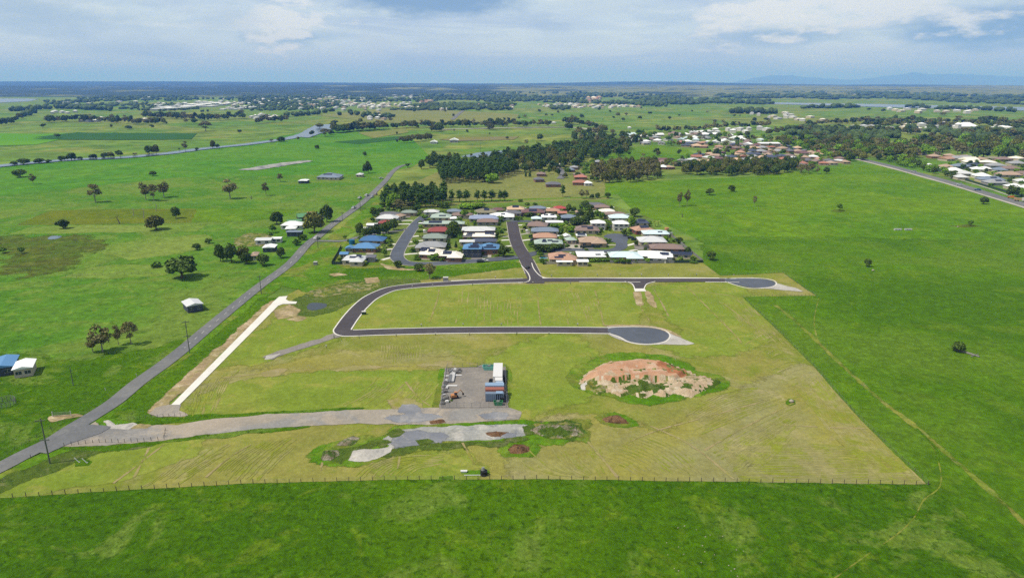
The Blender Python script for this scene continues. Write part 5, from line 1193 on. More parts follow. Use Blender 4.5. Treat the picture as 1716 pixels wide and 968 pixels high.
# far town: small gabled blocks, each its own
TB = {}
def town_block(px, py, wpx, c, label, group, dm=18, h=4.5, name='town_building'):
    if c not in TB:
        q = MB(); q.box(-.5,.5,-.5,.5,0,1,0); q.hip(0,0,1.06,1.06,1.0,R(32),1,fas=0.02,ends=(1,1)); TB[c] = q.mesh('town_building', [wallm('white' if c in ('white','lightgrey','aqua') else 'cream'), roofm(c), roofm(c)])
    x, y = W(px, py); o = link(name, TB[c], None, (x, y, 0), rnd.uniform(-.5, .5), (wpx*MPP(py), dm, h)); tag(o, label, 'building', group)
for s, n, dx, dy, wr, cols, lab, grp, dm, hh, sd_ in (
  ('258,184 300,179 330,175 358,174 362,180 300,184 262,187', 22, 7, 1.4, (9,22), ['white','white','lightgrey'], '%s long industrial shed in the bright cluster of the far town', 'sheds of the bright cluster', 60, 6, 1),
  ('330,172 380,172 384,177 332,178', 9, 6, 1.5, (8,14), ['white'], '%s commercial shed right of the bright cluster', 'commercial sheds', 50, 6, 2),
  ('368,183 430,178 436,184 372,186', 14, 5, 1.4, (5,9), ['white','lightgrey'], '%s house roof in the row below the commercial sheds', 'row below the commercial sheds', 22, 5, 3),
  ('420,198 440,193 465,196 460,200 424,200', 12, 4, 1.4, (4,8), ['white','lightgrey','cream'], '%s roof in the knot of houses left of the river bend', 'knot of houses by the river bend', 18, 5, 4),
  ('480,182 520,174 700,176 860,176 860,184 700,186 560,186', 60, 5, 1.3, (3,7), ['white','white','lightgrey','cream','tan'], '%s house at the lower edge of the far town', 'lower edge of the far town', 22, 6, 21),
  ('250,174 430,166 560,160 600,164 440,178 260,180', 60, 6, 1.3, (3,7), ['white','white','cream','lightgrey'], '%s house among the trees left in the far town', 'left part of the far town', 26, 6, 22),
  ('480,178 500,165 600,166 690,172 690,180 600,182 540,180', 62, 4.5, 1.4, (4,9), ['white','cream','lightgrey','white','tan'], '%s building in the centre of the far town', 'centre of the far town', 26, 6, 5),
  ('560,160 720,158 720,168 600,166', 18, 6, 1.2, (4,8), ['white','lightgrey'], '%s roof on the upper slope of the far town', 'upper slope of the far town', 30, 6, 6),
  ('705,172 730,171 730,176 708,176', 5, 4, 1.2, (5,10), ['terracotta','peach'], '%s large building at the right end of the far town', 'right end of the far town', 40, 9, 7),
  ('900,176 960,174 990,176 1070,178 1076,181 990,182 912,181', 44, 4.5, 1.2, (4,9), ['white','lightgrey','cream','peach'], '%s building in the second far town right of the middle', 'second far town', 26, 5, 8),
  ('985,167 1004,166 1006,173 986,174', 7, 3.5, 1.2, (5,9), ['terracotta','peach','cream'], '%s hospital like block rising above the second far town', 'tall blocks of the second far town', 30, 16, 9),
  ('90,170 190,164 250,164 250,172 120,176', 14, 8, 1.4, (4,10), ['white','lightgrey'], '%s shed or house among woods left of the far town', 'roofs left of the far town', 28, 6, 10),
  ('84,189 128,186 130,190 90,192', 5, 9, 1.3, (5,7), ['white'], '%s farmhouse in the row on the left plain', 'farmhouses on the left plain', 18, 5, 11),
  ('130,202 240,196 246,205 140,206', 7, 11, 2, (5,11), ['white','cream'], '%s farm roof at the dark belt on the left plain', 'farm roofs on the left plain', 18, 5, 12),
  ('612,190 640,188 660,196 640,204 606,200', 9, 6, 2, (4,8), ['white','tan'], '%s farm roof beside the river bend trees', 'farm roofs by the river bend', 16, 4.5, 13),
  ('1240,190 1300,186 1340,194 1400,200 1400,204 1290,202', 16, 7, 2, (5,11), ['white','lightgrey','cream'], '%s roof on the plain below the wide river', 'roofs below the wide river', 20, 5, 14),
  ('1440,180 1500,182 1560,186 1640,186 1650,192 1500,190', 12, 9, 2, (6,12), ['white','cream'], '%s farmhouse near the wide river on the right', 'farmhouses near the wide river', 20, 6, 15),
  ('1380,216 1440,212 1560,206 1600,210 1560,222 1440,226 1390,224', 24, 8, 2.2, (6,13), ['white','cream','lightgrey','tan'], '%s roof glimpsed between the trees of the right plain', 'roofs between right plain trees', 16, 5, 16),
  ('1150,222 1290,216 1290,222 1160,228', 14, 7, 2.2, (6,11), ['white','lightgrey'], '%s roof behind the gum belt of the suburb', 'roofs behind the gum belt', 16, 5, 17),
  ('1660,214 1700,212 1700,220 1660,218', 4, 10, 2, (8,12), ['white'], '%s house in the clearing right of the long hall', 'houses right of the long hall', 18, 5, 18)):
    rs = random.Random(sd_)
    for px, py in px_scatter(s, n, dx, dy, sd_):
        c = rs.choice(cols); town_block(px, py, rs.uniform(*wr)*0.9, c, lab % CN[c], grp, dm, hh*rs.uniform(.9, 1.5), 'farm_building' if sd_ in (10,11,12,13,14,15,16,17,18) else ('town_house' if sd_ in (3,4,6,8,21,22) else 'town_building'))

# ------------------------------------------------------------------ estate gardens
# kind, px, base py, width, height
GT = '''b,603,394,13,18 b,613,397,14,15 b,622,396,16,15 b,632,395,14,16 b,642,393,14,17 b,651,391,15,20 b,660,386,14,18 s,640,398,20,5 s,610,401,16,5 g,641,347,10,7 b,628,362,14,13 b,638,359,12,10 g,650,355,8,8 g,668,354,10,8
p,648,420,9,10 p,640,422,9,9 p,632,423,8,9 p,624,423,8,8 p,616,423,8,8 p,606,423,8,8 g,644,430,10,13 s,655,406,8,5 s,652,413,9,5 g,586,408,8,7 s,600,436,8,4 b,692,355,12,8 g,700,354,10,10 s,704,389,10,3 s,706,397,8,3 s,697,407,8,5 s,692,422,12,3 g,712,369,11,9 g,704,377,7,7
g,718,361,9,8 b,733,347,15,10 b,744,349,15,10 w,780,350,20,9 w,792,350,20,9 w,803,348,20,8 g,777,366,14,13 g,768,378,13,14 b,760,397,20,23 b,752,399,12,14 c,735,415,4,8 c,744,415,4,9 c,750,414,4,8 c,764,415,5,10 g,770,402,8,10 s,760,378,10,4 s,750,377,12,4
g,705,429,10,6 g,712,431,9,6 g,725,436,14,8 g,733,437,8,5 g,741,438,9,6 s,699,436,9,4 p,765,430,9,12 p,770,427,8,9 g,803,427,7,7 g,808,429,6,7 g,798,428,5,5 b,845,430,18,17 g,852,424,10,9 s,834,430,8,4 g,839,396,10,12 g,836,389,8,8 g,839,371,10,9 s,845,386,8,3 g,788,385,10,6
b,872,338,8,4 s,897,344,7,4 b,887,363,15,7 s,880,362,8,4 b,953,357,9,14 b,962,357,8,10 b,973,361,12,9 b,966,366,10,8 g,981,356,9,8 w,930,382,14,7 w,940,381,14,7 p,949,388,12,10 w,957,389,14,10 b,963,377,18,12 b,972,376,17,12 b,981,374,15,12 b,988,368,14,14 g,947,377,10,6
g,901,411,10,7 g,893,410,8,6 b,903,422,18,12 b,917,422,20,11 b,930,419,16,10 b,938,417,12,8 g,905,431,12,9 s,908,439,7,6 s,911,443,6,5 s,875,390,3,5 g,893,397,7,5 g,892,402,8,6 g,944,403,8,6 s,983,421,6,4
b,980,350,14,12 b,988,352,12,9 g,1001,362,10,9 g,1010,367,10,10 g,1019,377,12,8 s,1002,380,16,4 s,1030,381,10,4 b,1064,363,16,14 w,1058,380,12,16 p,1052,384,9,16 b,1046,396,10,12 p,1050,397,8,14 p,1078,377,9,9 g,1088,379,8,7 p,1098,380,9,9 p,1103,378,8,8 g,1016,407,8,8 g,1021,406,7,6
b,1022,432,10,9 g,1028,440,8,7 g,1042,442,9,9 g,1052,442,9,8 g,1065,440,10,8 w,1085,441,8,8 w,1078,440,7,8 b,1073,430,12,8 g,1140,438,9,8 b,1138,407,12,9 g,1128,405,10,6 g,1162,437,10,7 s,1150,439,12,4 s,1162,441,12,4 g,1136,423,8,5 g,1146,427,8,4 g,1120,445,0,0
s,990,438,13,6 s,1000,438,13,6 s,1009,438,13,6 s,1018,438,12,6 s,988,437,12,5 g,1033,441,8,6 s,733,410,10,4 g,752,443,0,0 g,790,368,8,7 g,826,372,9,7 g,872,369,7,6 g,856,367,8,5 s,884,344,9,4 g,1008,356,9,7 s,912,390,8,3 g,940,392,6,4 g,933,388,9,5 s,924,397,8,3 s,968,395,8,4 g,965,405,6,5 s,1003,394,7,3'''
GK = {'b':('broad','dark rounded garden tree'),'g':('garden','small garden tree'),'s':('shrub','low clipped shrub'),'w':('bright','yellow green garden tree'),'p':('palm','small palm'),'c':('cypress','slim pointed cypress')}
HPOS = [(o['label'], o.location.x, o.location.y) for o in bpy.data.objects if o.type == 'EMPTY' and o.get('group') == EH]
for t_ in GT.split():
    k, px, py, w_, h_ = t_.split(','); px, py, w_, h_ = map(float, (px, py, w_, h_))
    if w_ < 1: continue
    w_ *= 1.25 if k != 's' else 1.4; h_ *= 1.15
    x, y = W(px, py); near = sorted(HPOS, key=lambda q: (q[1]-x)**2+(q[2]-y)**2)[0]
    side = 'in front of' if y < near[2]-3 else ('behind' if y > near[2]+6 else ('left of' if x < near[1] else 'right of'))
    nl = ' '.join(near[0].replace(',', '').split()[:8])
    tree(GK[k][0], px, py, w_, h_, f"{GK[k][1]} {side} the {nl}", 'garden planting of the estate')

# ------------------------------------------------------------------ fences
FD = plain('fence_dark', C(66,84,78), var=0.08); FB = plain('fence_beige', C(196,190,172), var=0.08); FG_ = plain('fence_grey', C(150,152,150), var=0.08)
POSTM = plain('post_timber', C(104,96,84), var=0.2)
def panel_fence(pts, mat, label, h=1.8, group=None):
    p = WP(pts); x0, y0 = p[0]; root = empty('panel_fence', (x0, y0, 0)); tag(root, label, 'fence', group)
    for i in range(len(p)-1):
        a, b = p[i], p[i+1]; d = math.dist(a, b); ang = math.atan2(b[1]-a[1], b[0]-a[0]); n = max(1, round(d/4.8))
        for k in range(n):
            q = MB(); q.box(0.06, d/n-0.06, -0.025, 0.025, 0.05, h); q.box(-0.06, 0.06, -0.05, 0.05, 0, h+0.08)
            t = k/n; link('fence_panel', q.mesh('fence_panel', mat), root, (a[0]+(b[0]-a[0])*t-x0, a[1]+(b[1]-a[1])*t-y0, 0), ang)
panel_fence('556,443 566,426 572,414', FD, 'dark green panel fence climbing the west corner of the estate')
panel_fence('557,443.5 585,443 609,441', FD, 'dark green panel fence below the pale grey corner house')
panel_fence('912,443 940,442.6 966,441.5', FB, 'long beige panel fence below the orange tiled house')
panel_fence('968,441 984,440.6', FB, 'short beige fence piece beside the white roofed shed')
panel_fence('1022,441 1050,441 1080,441.5 1130,441', FG_, 'grey fence along the middle of the estate south edge')
panel_fence('1130,441 1160,441 1178,440.4', FD, 'dark fence at the south east corner of the estate')
panel_fence('1178,440 1160,425 1140,408 1122,394', FG_, 'grey boundary fence running up the east edge of the estate')
panel_fence('972,416 1006,415.6', FD, 'dark green fence between the tan house and the south houses')
panel_fence('994,381.5 1044,381.5', FB, 'pale fence across the lawn below the two storey houses')
panel_fence('976,407 976,417', FB, 'short beige cross fence beside the yard')
panel_fence('1018,428 1023,440', FB, 'beige cross fence right of the big brilliant white roof')
panel_fence('1110,396 1122,392', FG_, 'short grey fence by the orange tank')
panel_fence('1598,296 1650,312 1716,331', FD, 'long dark fence behind the grass strip across the highway')
def post_fence(pts, n, h, label, group=None, big=0.09, wires=3, skip=0):
    p = WP(pts); ls = [math.dist(p[i], p[i+1]) for i in range(len(p)-1)]; T = sum(ls)
    root = empty('wire_fence', (p[0][0], p[0][1], 0)); tag(root, label, 'fence', group)
    q = MB(); q.tube((0,0,-.3), (0,0,h), big, big*0.9, 6); pm = q.mesh('post', POSTM)
    for i in range(n+1):
        d = T*i/n; k = 0
        while k < len(ls)-1 and d > ls[k]: d -= ls[k]; k += 1
        f = d/ls[k]; o = link('post', pm, root, (p[k][0]+(p[k+1][0]-p[k][0])*f-p[0][0], p[k][1]+(p[k+1][1]-p[k][1])*f-p[0][1], 0))
        o.scale = (1, 1, 0.9+0.2*rnd.random()); o.rotation_euler = (rnd.uniform(-.04,.04), rnd.uniform(-.04,.04), 0)
    for j in range(wires):
        mb = MB()
        for i in range(len(p)-1):
            mb.tube((p[i][0]-p[0][0], p[i][1]-p[0][1], h*(0.3+0.3*j)), (p[i+1][0]-p[0][0], p[i+1][1]-p[0][1], h*(0.3+0.3*j)), 0.012, 0.012, 3)
        link('wire', mb.mesh('wire', FG_), root)
post_fence('0,836 200,823 400,812 640,805 900,804 1200,808 1400,811 1555,813', 77, 1.5, 'long wire fence with dark posts between mown field and front pasture')
post_fence('1556,812 1480,740 1430,690 1370,620 1310,560 1245,498', 52, 1.2, 'wire fence down the slanting east edge of the mown field', big=0.06)
post_fence('1245,498 1368,496', 20, 1.2, 'short wire fence south of the upper turning circle', big=0.06)
post_fence('1368,496 1340,478 1312,457', 10, 1.2, 'wire fence east of the upper turning circle', big=0.06)
post_fence('1312,457 1207,462', 14, 1.2, 'wire fence on the north side of the upper turning circle', big=0.06)
post_fence('108,748 160,742 200,742 240,741 275,737 278,722', 18, 1.4, 'wire fence with grey posts along the gravel entrance', big=0.07)
post_fence('215,704 260,700 312,697', 10, 1.3, 'low wire fence beside the gravel apron of the concrete strip', big=0.06)
post_fence('100,480 180,440 330,376', 20, 1.2, 'faint wire fence crossing the left pasture above the marsh', big=0.06)
post_fence('110,463 240,459 275,461', 14, 1.2, 'faint wire fence below the giant fig', big=0.06)
post_fence('33,377 150,376.5 330,373 430,371', 24, 1.2, 'wire fence along the lower edge of the ochre paddock', big=0.06)
post_fence('0,470 70,440 215,398', 16, 1.2, 'faint wire fence curving through the marsh pasture', big=0.06)
post_fence('420,375 460,353 575,352', 18, 1.4, 'white rail fence around the farm paddock', big=0.09)
post_fence('0,770 40,745 110,706 150,690', 12, 1.1, 'roadside wire fence left of the main road', big=0.05)
# compound mesh fence
FCM = plain('galvanised', C(170,172,174), rough=0.4, var=0.05, metal=0.4)
def mesh_fence(pts, label):
    p = WP(pts); root = empty('site_fence', (p[0][0], p[0][1], 0)); tag(root, label, 'fence')
    for i in range(len(p)-1):
        a, b = p[i], p[i+1]; d = math.dist(a, b); ang = math.atan2(b[1]-a[1], b[0]-a[0]); n = max(1, round(d/2.6))
        for k in range(n):
            q = MB(); w_ = d/n
            for xx in (0.03, w_-0.03): q.box(xx-.03, xx+.03, -.03, .03, 0, 1.8)
            for zz in (0.1, 0.9, 1.74): q.box(.06, w_-.06, -.02, .02, zz, zz+.05)
            for m_ in range(1, 8): q.box(w_*m_/8-.008, w_*m_/8+.008, -.012, .012, 0.15, 1.74)
            t = k/n; link('fence_panel', q.mesh('fence_panel', FCM), root, (a[0]+(b[0]-a[0])*t-p[0][0], a[1]+(b[1]-a[1])*t-p[0][1], 0.24), ang)
mesh_fence('740,683 749,618', 'temporary mesh fence on the left side of the works compound')
mesh_fence('741,684 790,684 849,683', 'temporary mesh fence on the front of the works compound')
mesh_fence('849,683 846,618', 'temporary mesh fence on the right side of the works compound')
mesh_fence('750,617 800,616 846,617', 'temporary mesh fence on the back of the works compound')

for root_, wm_, dm_, rt_, lab_ in YARD:                 # yard fences and garden sheds
    rs = random.Random(int(wm_*100)); bx, by = root_.location.x, root_.location.y; ca, sa = math.cos(rt_), math.sin(rt_)
    def q2(u, v): return (bx+u*ca-v*sa, by+u*sa+v*ca)
    nl = ' '.join(lab_.replace(',', '').split()[:9]); m_ = (FB, FD, FG_)[rs.randrange(3)]; cn = {FB.name:'beige', FD.name:'dark green', FG_.name:'grey'}[m_.name]
    if rs.random() < .85:
        p = [q2(-wm_/2-2.5, dm_/2+2.2), q2(wm_/2+2, dm_/2+2.2)]; r = empty('panel_fence', (*p[0], 0.12), rt_); tag(r, f'{cn} panel fence behind the {nl}', 'fence')
        d = math.dist(*p); n = max(1, round(d/4.8))
        for k in range(n): q = MB(); q.box(0.06, d/n-0.06, -0.025, 0.025, 0.05, 1.8); q.box(-0.06, 0.06, -0.05, 0.05, 0, 1.88); link('fence_panel', q.mesh('fence_panel', m_), r, (d*k/n, 0, 0))
    if rs.random() < .5:
        x, y = q2(rs.choice((-1, 1))*(wm_/2+2.2), dm_/2-rs.uniform(0, 4)); r = empty('garden_shed', (x, y, .12), rt_); tag(r, f'small garden shed beside the {nl}', 'shed')
        q = MB(); q.box(-1.4,1.4,-1.1,1.1,0,2); link('wall', q.mesh('wall', wallm(rs.choice(('white','cream','dark')))), r); q = MB(); q.hip(0,0,3.1,2.5,2.02,R(14),ends=(0,0),fas=.1); rc = rs.choice(('white','lightgrey','greengrey','cream')); link('roof', q.mesh('roof', [roofm(rc), capm(rc)]), r)
    if rs.random() < .6:
        a, b = rs.uniform(2, 4), rs.uniform(1.5, 3); u0, v0 = rs.uniform(-wm_/3, wm_/3), -dm_/2-b
        sheet('paving', [q2(u0-a, v0-b), q2(u0+a, v0-b), q2(u0+a, v0+b), q2(u0-a, v0+b)], 0.18, rs.choice((CONCD, G_pad, CONCD)), world=True)

for root_, wm_, dm_, rt_, lab_ in YARD:
    rs = random.Random(int(wm_*77)); bx, by = root_.location.x, root_.location.y; nl = ' '.join(lab_.replace(',', '').split()[:8])
    for q_ in range(rs.randint(2, 4)):
        sgn = rs.choice((-1, 1)); u, v = sgn*(wm_/2+rs.uniform(.8, 2.6)), rs.uniform(-dm_/2-3, dm_/2+1)
        k = rs.choice(('garden','garden','shrub','bright','palm','broad')); wd = rs.uniform(2.2, 4.2)
        tree(k, 0, 0, 0, 0, f"{'low shrub' if k == 'shrub' else 'small garden tree'} {'left' if sgn < 0 else 'right'} of the {nl}", 'garden planting of the estate', world=(bx+u, by+v), wm=wd, hm=wd*(0.5 if k == 'shrub' else rs.uniform(.8, 1.3)), name='garden_plant', simple=True)

# ------------------------------------------------------------------ power poles, posts
POLE = plain('pole_timber', C(118,124,108), var=0.2, scale=3)
def power_pole(px, py, hpx, label, arms=1, rz=0.3, thin=1.0):
    x, y = W(px, py); H = hpx*MPP(py)*1.06; root = empty('power_pole', (x, y, 0), rz); tag(root, label, 'power pole', 'power poles')
    q = MB(); q.tube((0,0,-.5), (0.05,0,H), 0.22*thin, 0.15*thin, 8); link('pole', q.mesh('pole', POLE), root)
    for k in range(arms):
        q = MB(); q.box(-1.3, 1.3, -.32, -.18, H-0.7-k*H*0.42, H-0.5-k*H*0.42); a = link('crossarm', q.mesh('crossarm', POLE), root)
        for xx in (-1.15, -.4, .4, 1.15):
            q = MB(); q.tube((xx,-.25,H-.5-k*H*0.42), (xx,-.25,H-.22-k*H*0.42), .08, .05, 6); link('insulator', q.mesh('insulator', FG_), a)
power_pole(84, 777, 80, 'tall green grey power pole with two crossarms by the gravel entrance', 2, 0.1, 1.0)
power_pole(318, 592, 55, 'power pole beside the main road next to the concrete strip', 2, 0.5, 0.85)
power_pole(438, 493, 31, 'power pole beside the main road near the end of the concrete strip', 1, 0.6)
power_pole(533, 416, 19, 'power pole at the junction of main road and side lane', 1, 0.6)
power_pole(123, 646, 31, 'thin pole standing alone in the pasture below the gums', 0, 0, 0.7)
power_pole(574, 371, 15, 'power pole on the verge above the huge olive tree', 1, 0.7)
power_pole(604, 353, 18, 'power pole near the white car on the main road', 1, 0.7)
power_pole(805, 255, 14, 'lone tall pole by the far grey pond', 1, 0.2)
power_pole(1008, 222, 14, 'lone pole at the end of the curved far road', 1, 0.2)
q = MB(); q.box(-.12,.12,-.04,.04,0,1.1); q.box(-.3,.3,-.05,-.04,.75,1.3,1)
LMK = q.mesh('lot_marker', [POSTM, TRIM])
for i, (px, py) in enumerate(((602,567),(664,564),(730,562),(787,562),(866,561.5),(920,561),(706,547),(776,546),(968,546),(840,546),(547,583),(691,482),(725,480),(792,479),(893,476),(956,476.5),(924,464),(1001,463),(1039,462.5),(1075,462.5),(1120,462.5),(1167,462),(830,467),(649,480),(608,526),(560,567))):
    x, y = W(px, py); o = link('lot_marker', LMK, None, (x, y, .12), rnd.uniform(-.4,.4)); tag(o, 'small white lot marker post beside the new road kerb', 'marker post', 'lot markers along the new road')
def box_thing(name, px, py, dims, mats, label, cat, rz=0, z=0.1, lid=True):
    x, y = W(px, py); root = empty(name, (x, y, z), rz); tag(root, label, cat); a, b, c = dims
    q = MB(); q.box(-a/2, a/2, -b/2, b/2, 0, c); link('cabinet_body', q.mesh('cabinet_body', mats[0]), root)
    if lid: q = MB(); q.box(-a/2-.08, a/2+.08, -b/2-.08, b/2+.08, c+.002, c+.12); link('lid', q.mesh('lid', mats[1]), root)
    return root
box_thing('pump_cabinet', 747, 471, (2.6,2.0,2.0), (FG_, TRIM), 'white topped grey cabinet at the start of the new footpath', 'cabinet')
box_thing('kiosk', 529, 444, (2.0,1.6,1.8), (FG_, TRIM), 'pale cabinet on the grass below the side lane', 'cabinet')
box_thing('electricity_kiosk', 610, 527, (1.8,1.4,1.4), (plain('kiosk_green', C(60,84,60)), TRIM), 'small dark green cabinet with a white top inside the road bend', 'cabinet')
for i in range(6):
    px = 1500+i*4.2+(5 if i > 2 else 0); x, y = W(px, 386); r = empty('beehive', (x, y, 0.05)); tag(r, ('first' ,'second','third','fourth','fifth','sixth')[i]+' from the left of the six white boxes in the right pasture', 'white box', 'white boxes in the right pasture')
    q = MB(); q.box(-.75,.75,-.5,.5,.1,1.1); link('hive_body', q.mesh('hive_body', TRIM), r); q = MB(); q.box(-.85,.85,-.6,.6,1.103,1.22); link('lid', q.mesh('lid', TRIM), r)

# ------------------------------------------------------------------ cars
TYRE = plain('tyre', (0.02,0.02,0.02), var=0.1); 
def car(px, py, colr, label, rz=0.0, group='cars', big=1.0, name='parked_car', cat='car', ute=False):
    x, y = W(px, py); root = empty(name, (x, y, 0.33), rz); tag(root, label, cat, group); root.scale = (big, big, big)
    m = plain('paint_%d_%d_%d' % colr, C(*colr), rough=0.3, var=0.02, spec=0.5)
    q = MB()                                             # side profile extruded: bonnet, cabin base, boot
    pr = [(-2.2,.35),(2.2,.35),(2.25,.75),(1.95,.92),(1.0,1.0),(-1.9,1.0),(-2.22,.85)]
    n = len(pr); q.add([(a,-.88,b) for a, b in pr]+[(a,.88,b) for a, b in pr], [tuple(range(n)), tuple(range(2*n-1, n-1, -1))]+[(i, i+n, (i+1)%n+n, (i+1)%n) for i in range(n)])
    link('body', q.mesh('body', m), root)
    q = MB(); pr = [(-1.9 if not ute else -.3,1.003),(1.0,1.003),(.45,1.45),(-1.4 if not ute else -.2,1.47)]
    n = 4; q.add([(a,-.76,b) for a, b in pr[:2]]+[(a,-.64,b) for a, b in pr[2:]]+[(a,.76,b) for a, b in pr[:2]]+[(a,.64,b) for a, b in pr[2:]], [(0,1,2,3),(7,6,5,4)]+[(i, i+n, (i+1)%n+n, (i+1)%n) for i in range(n)])
    link('window', q.mesh('window', GLASS), root)
    q = MB(); q.box(-1.35 if not ute else -.2, .42, -.62, .62, 1.47, 1.53); link('car_roof', q.mesh('car_roof', m), root)
    for sx_ in (-1.35, 1.4):
        for sy_ in (-.85, .85):
            q = MB(); q.tube((sx_,sy_-.1,.33), (sx_,sy_+.1,.33), .33, .33, 10); wlo = link('wheel', q.mesh('wheel', TYRE), root)
rd = 1.35
car(531,401,(235,236,236),'white car with a small trailer turning at the side lane junction',rd,name='white_car',big=1.25)
car(593,350,(235,236,236),'white car driving alone on the main road',rd,name='white_car',big=1.2)
car(603,333,(232,232,232),'white car parked on grass left of the main road',rd,big=1.15)
car(615,329,(236,236,234),'white van like car on the left lane of the main road',rd,big=1.35)
car(624,331,(220,222,226),'silver car on the right verge opposite the white van',rd,big=1.1)
car(630,327,(196,170,160),'pinkish car behind the silver one by the pine row',rd,big=1.1)
car(639,300,(232,232,232),'white vehicle in the yard by the little grey cottage',0.4,big=1.1)
car(812,439,(238,238,238),'white car parked on the lower estate street',0.12)
car(805,440,(70,70,74),'dark trailer shaped car behind the white one on the lower street',0.12)
car(884,450,(70,66,60),'small dark utility at the new road kerb',1.2,big=0.9,ute=True)
car(1057,400,(60,62,66),'dark car on the drive by the turning circle',0.1)
car(626,437,(236,236,236),'white car beside the pale grey corner house',0.4)
car(894,404,(80,84,90),'dark car under the carport of the mint green house',0.2)
car(1531,289,(200,202,202),'pale car on the far part of the highway',2.5,big=1.3,name='car_on_highway')
car(1608,311,(214,220,220),'silver green car in the middle of the highway',2.62,big=1.3,name='car_on_highway')
car(1638,319.5,(70,110,150),'blue car on the highway behind the truck',2.62,big=1.3,name='car_on_highway')
# truck and orange trailer
x, y = W(1712, 338); t = empty('truck', (x, y, .4), 2.55); tag(t, 'white cabbed truck at the right end of the highway', 'truck')
q = MB(); q.box(-2.0,0.2,-1.2,1.2,.6,3.2); link('cab', q.mesh('cab', TRIM), t)
q = MB(); q.box(-2.04,-2.0,-1.0,1.0,1.9,2.9); link('windscreen', q.mesh('windscreen', GLASS), t)
q = MB(); q.box(.25,6,-1.2,1.2,1.0,2.6); link('tray', q.mesh('tray', plain('truck_tan', C(190,160,120))), t)
for sx_ in (-1.2, 2.6, 4.6):
    for sy_ in (-1.0, 1.0): q = MB(); q.tube((sx_,sy_-.15,.5), (sx_,sy_+.15,.5), .5, .5, 10); link('wheel', q.mesh('wheel', TYRE), t)
x, y = W(1695, 333); t = empty('orange_trailer', (x, y, .4), 2.55); tag(t, 'orange machine loaded behind the truck on the highway', 'trailer')
q = MB(); q.box(-3.4,3.4,-1.1,1.1,.7,1.0); link('deck', q.mesh('deck', plain('machine_orange', C(206,128,60))), t)
q = MB(); q.box(-1.6,1.2,-.9,.9,1.003,2.4); q.box(1.2,2.6,-.7,.7,1.003,1.7); link('load', q.mesh('load', plain('machine_orange', C(206,128,60))), t)
for sx_ in (-2.2, 2.2):
    for sy_ in (-.9, .9): q = MB(); q.tube((sx_,sy_-.12,.4), (sx_,sy_+.12,.4), .4, .4, 10); link('wheel', q.mesh('wheel', TYRE), t)

# ------------------------------------------------------------------ works compound
WHT = plain('container_white', C(244,244,242), var=0.03); BLU = plain('container_blue', C(156,184,214), var=0.08); REDC = plain('container_red', C(176,112,96), var=0.25, scale=1.2)
def container(px, py, L_, W_, H_, mat, label, rz=math.pi/2, z=.26, roofmat=None, rib=True):
    x, y = W(px, py); r = empty('shipping_container', (x, y, z), rz); tag(r, label, 'container', 'compound containers')
    q = MB(); q.box(-L_/2, L_/2, -W_/2, W_/2, .12, H_)
    if rib:
        for i in range(int(L_/0.6)): 
            for s_ in (-1, 1): q.box(-L_/2+.2+i*.6, -L_/2+.5+i*.6, s_*W_/2-(.05 if s_ < 0 else 0), s_*W_/2+(.05 if s_ > 0 else 0), .3, H_-.2)
    link('container_body', q.mesh('container_body', mat), r)
    q = MB(); q.box(-L_/2-.03, L_/2+.03, -W_/2-.03, W_/2+.03, H_+.003, H_+.1); link('container_roof', q.mesh('container_roof', roofmat or mat), r)
    for s_ in (-1, 1): q = MB(); q.box(L_/2+.035, L_/2+.10, s_*W_/4-W_/4+.05, s_*W_/4+W_/4-.05, .2, H_-.1); link('container_door', q.mesh('container_door', mat), r)
    return r
container(834.5, 633, 12.0, 3.2, 2.9, WHT, 'long white container at the back right of the works compound')
container(836, 645, 5.0, 2.5, 2.6, WHT, 'short white container in front of the long one')
container(837, 653, 4.0, 2.4, 2.3, plain('container_pale', C(190,208,230)), 'pale blue grey container in the row of the compound')
container(829, 671, 6.0, 2.4, 2.7, plain('container_slate', C(132,150,172), var=.2), 'slate blue container with dark doors at the compound front', rz=0)
container(829, 667, 6.1, 2.4, 3.4, REDC, 'rusty red container behind the slate blue one', rz=0)
container(829, 662.5, 6.2, 2.4, 3.9, BLU, 'light blue container forming the back of the front row', rz=0)
container(837, 671, 2.4, 2.2, 2.9, BLU, 'bright blue narrow container at the right front of the compound')
q = MB()
def skip(px, py, colr, label, s_=1.0):
    x, y = W(px, py); r = empty('skip_bin', (x, y, .26)); tag(r, label, 'skip bin'); m = plain('skip_%d' % colr[0], C(*colr), var=.1)
    q = MB(); a, b = 1.9*s_, .95*s_; q.add([(-a*.75,-b,0),(a*.75,-b,0),(a*.75,b,0),(-a*.75,b,0),(-a,-b,1.3),(a,-b,1.3),(a,b,1.3),(-a,b,1.3),(-a*.9,-b*.85,1.3),(a*.9,-b*.85,1.3),(a*.9,b*.85,1.3),(-a*.9,b*.85,1.3),(-a*.7,-b*.8,.4),(a*.7,-b*.8,.4),(a*.7,b*.8,.4),(-a*.7,b*.8,.4)],
        [(0,3,2,1),(0,1,5,4),(1,2,6,5),(2,3,7,6),(3,0,4,7),(4,5,9,8),(5,6,10,9),(6,7,11,10),(7,4,8,11),(8,9,13,12),(9,10,14,13),(10,11,15,14),(11,8,12,15),(12,13,14,15)])
    link('bin_body', q.mesh('bin_body', m), r)
    q = MB(); q.tube((-a*.5,-b*.6,1.28),(a*.4,b*.5,1.6),.12,.1,5); q.box(-.5,.4,-.5,.3,1.1,1.5); link('rubbish', q.mesh('rubbish', FG_), r)
skip(820, 619, (120,190,176), 'aqua green skip bin left of the long white container', 1.3)
skip(835, 679, (52,140,108), 'small green bin at the front fence of the compound', .8)
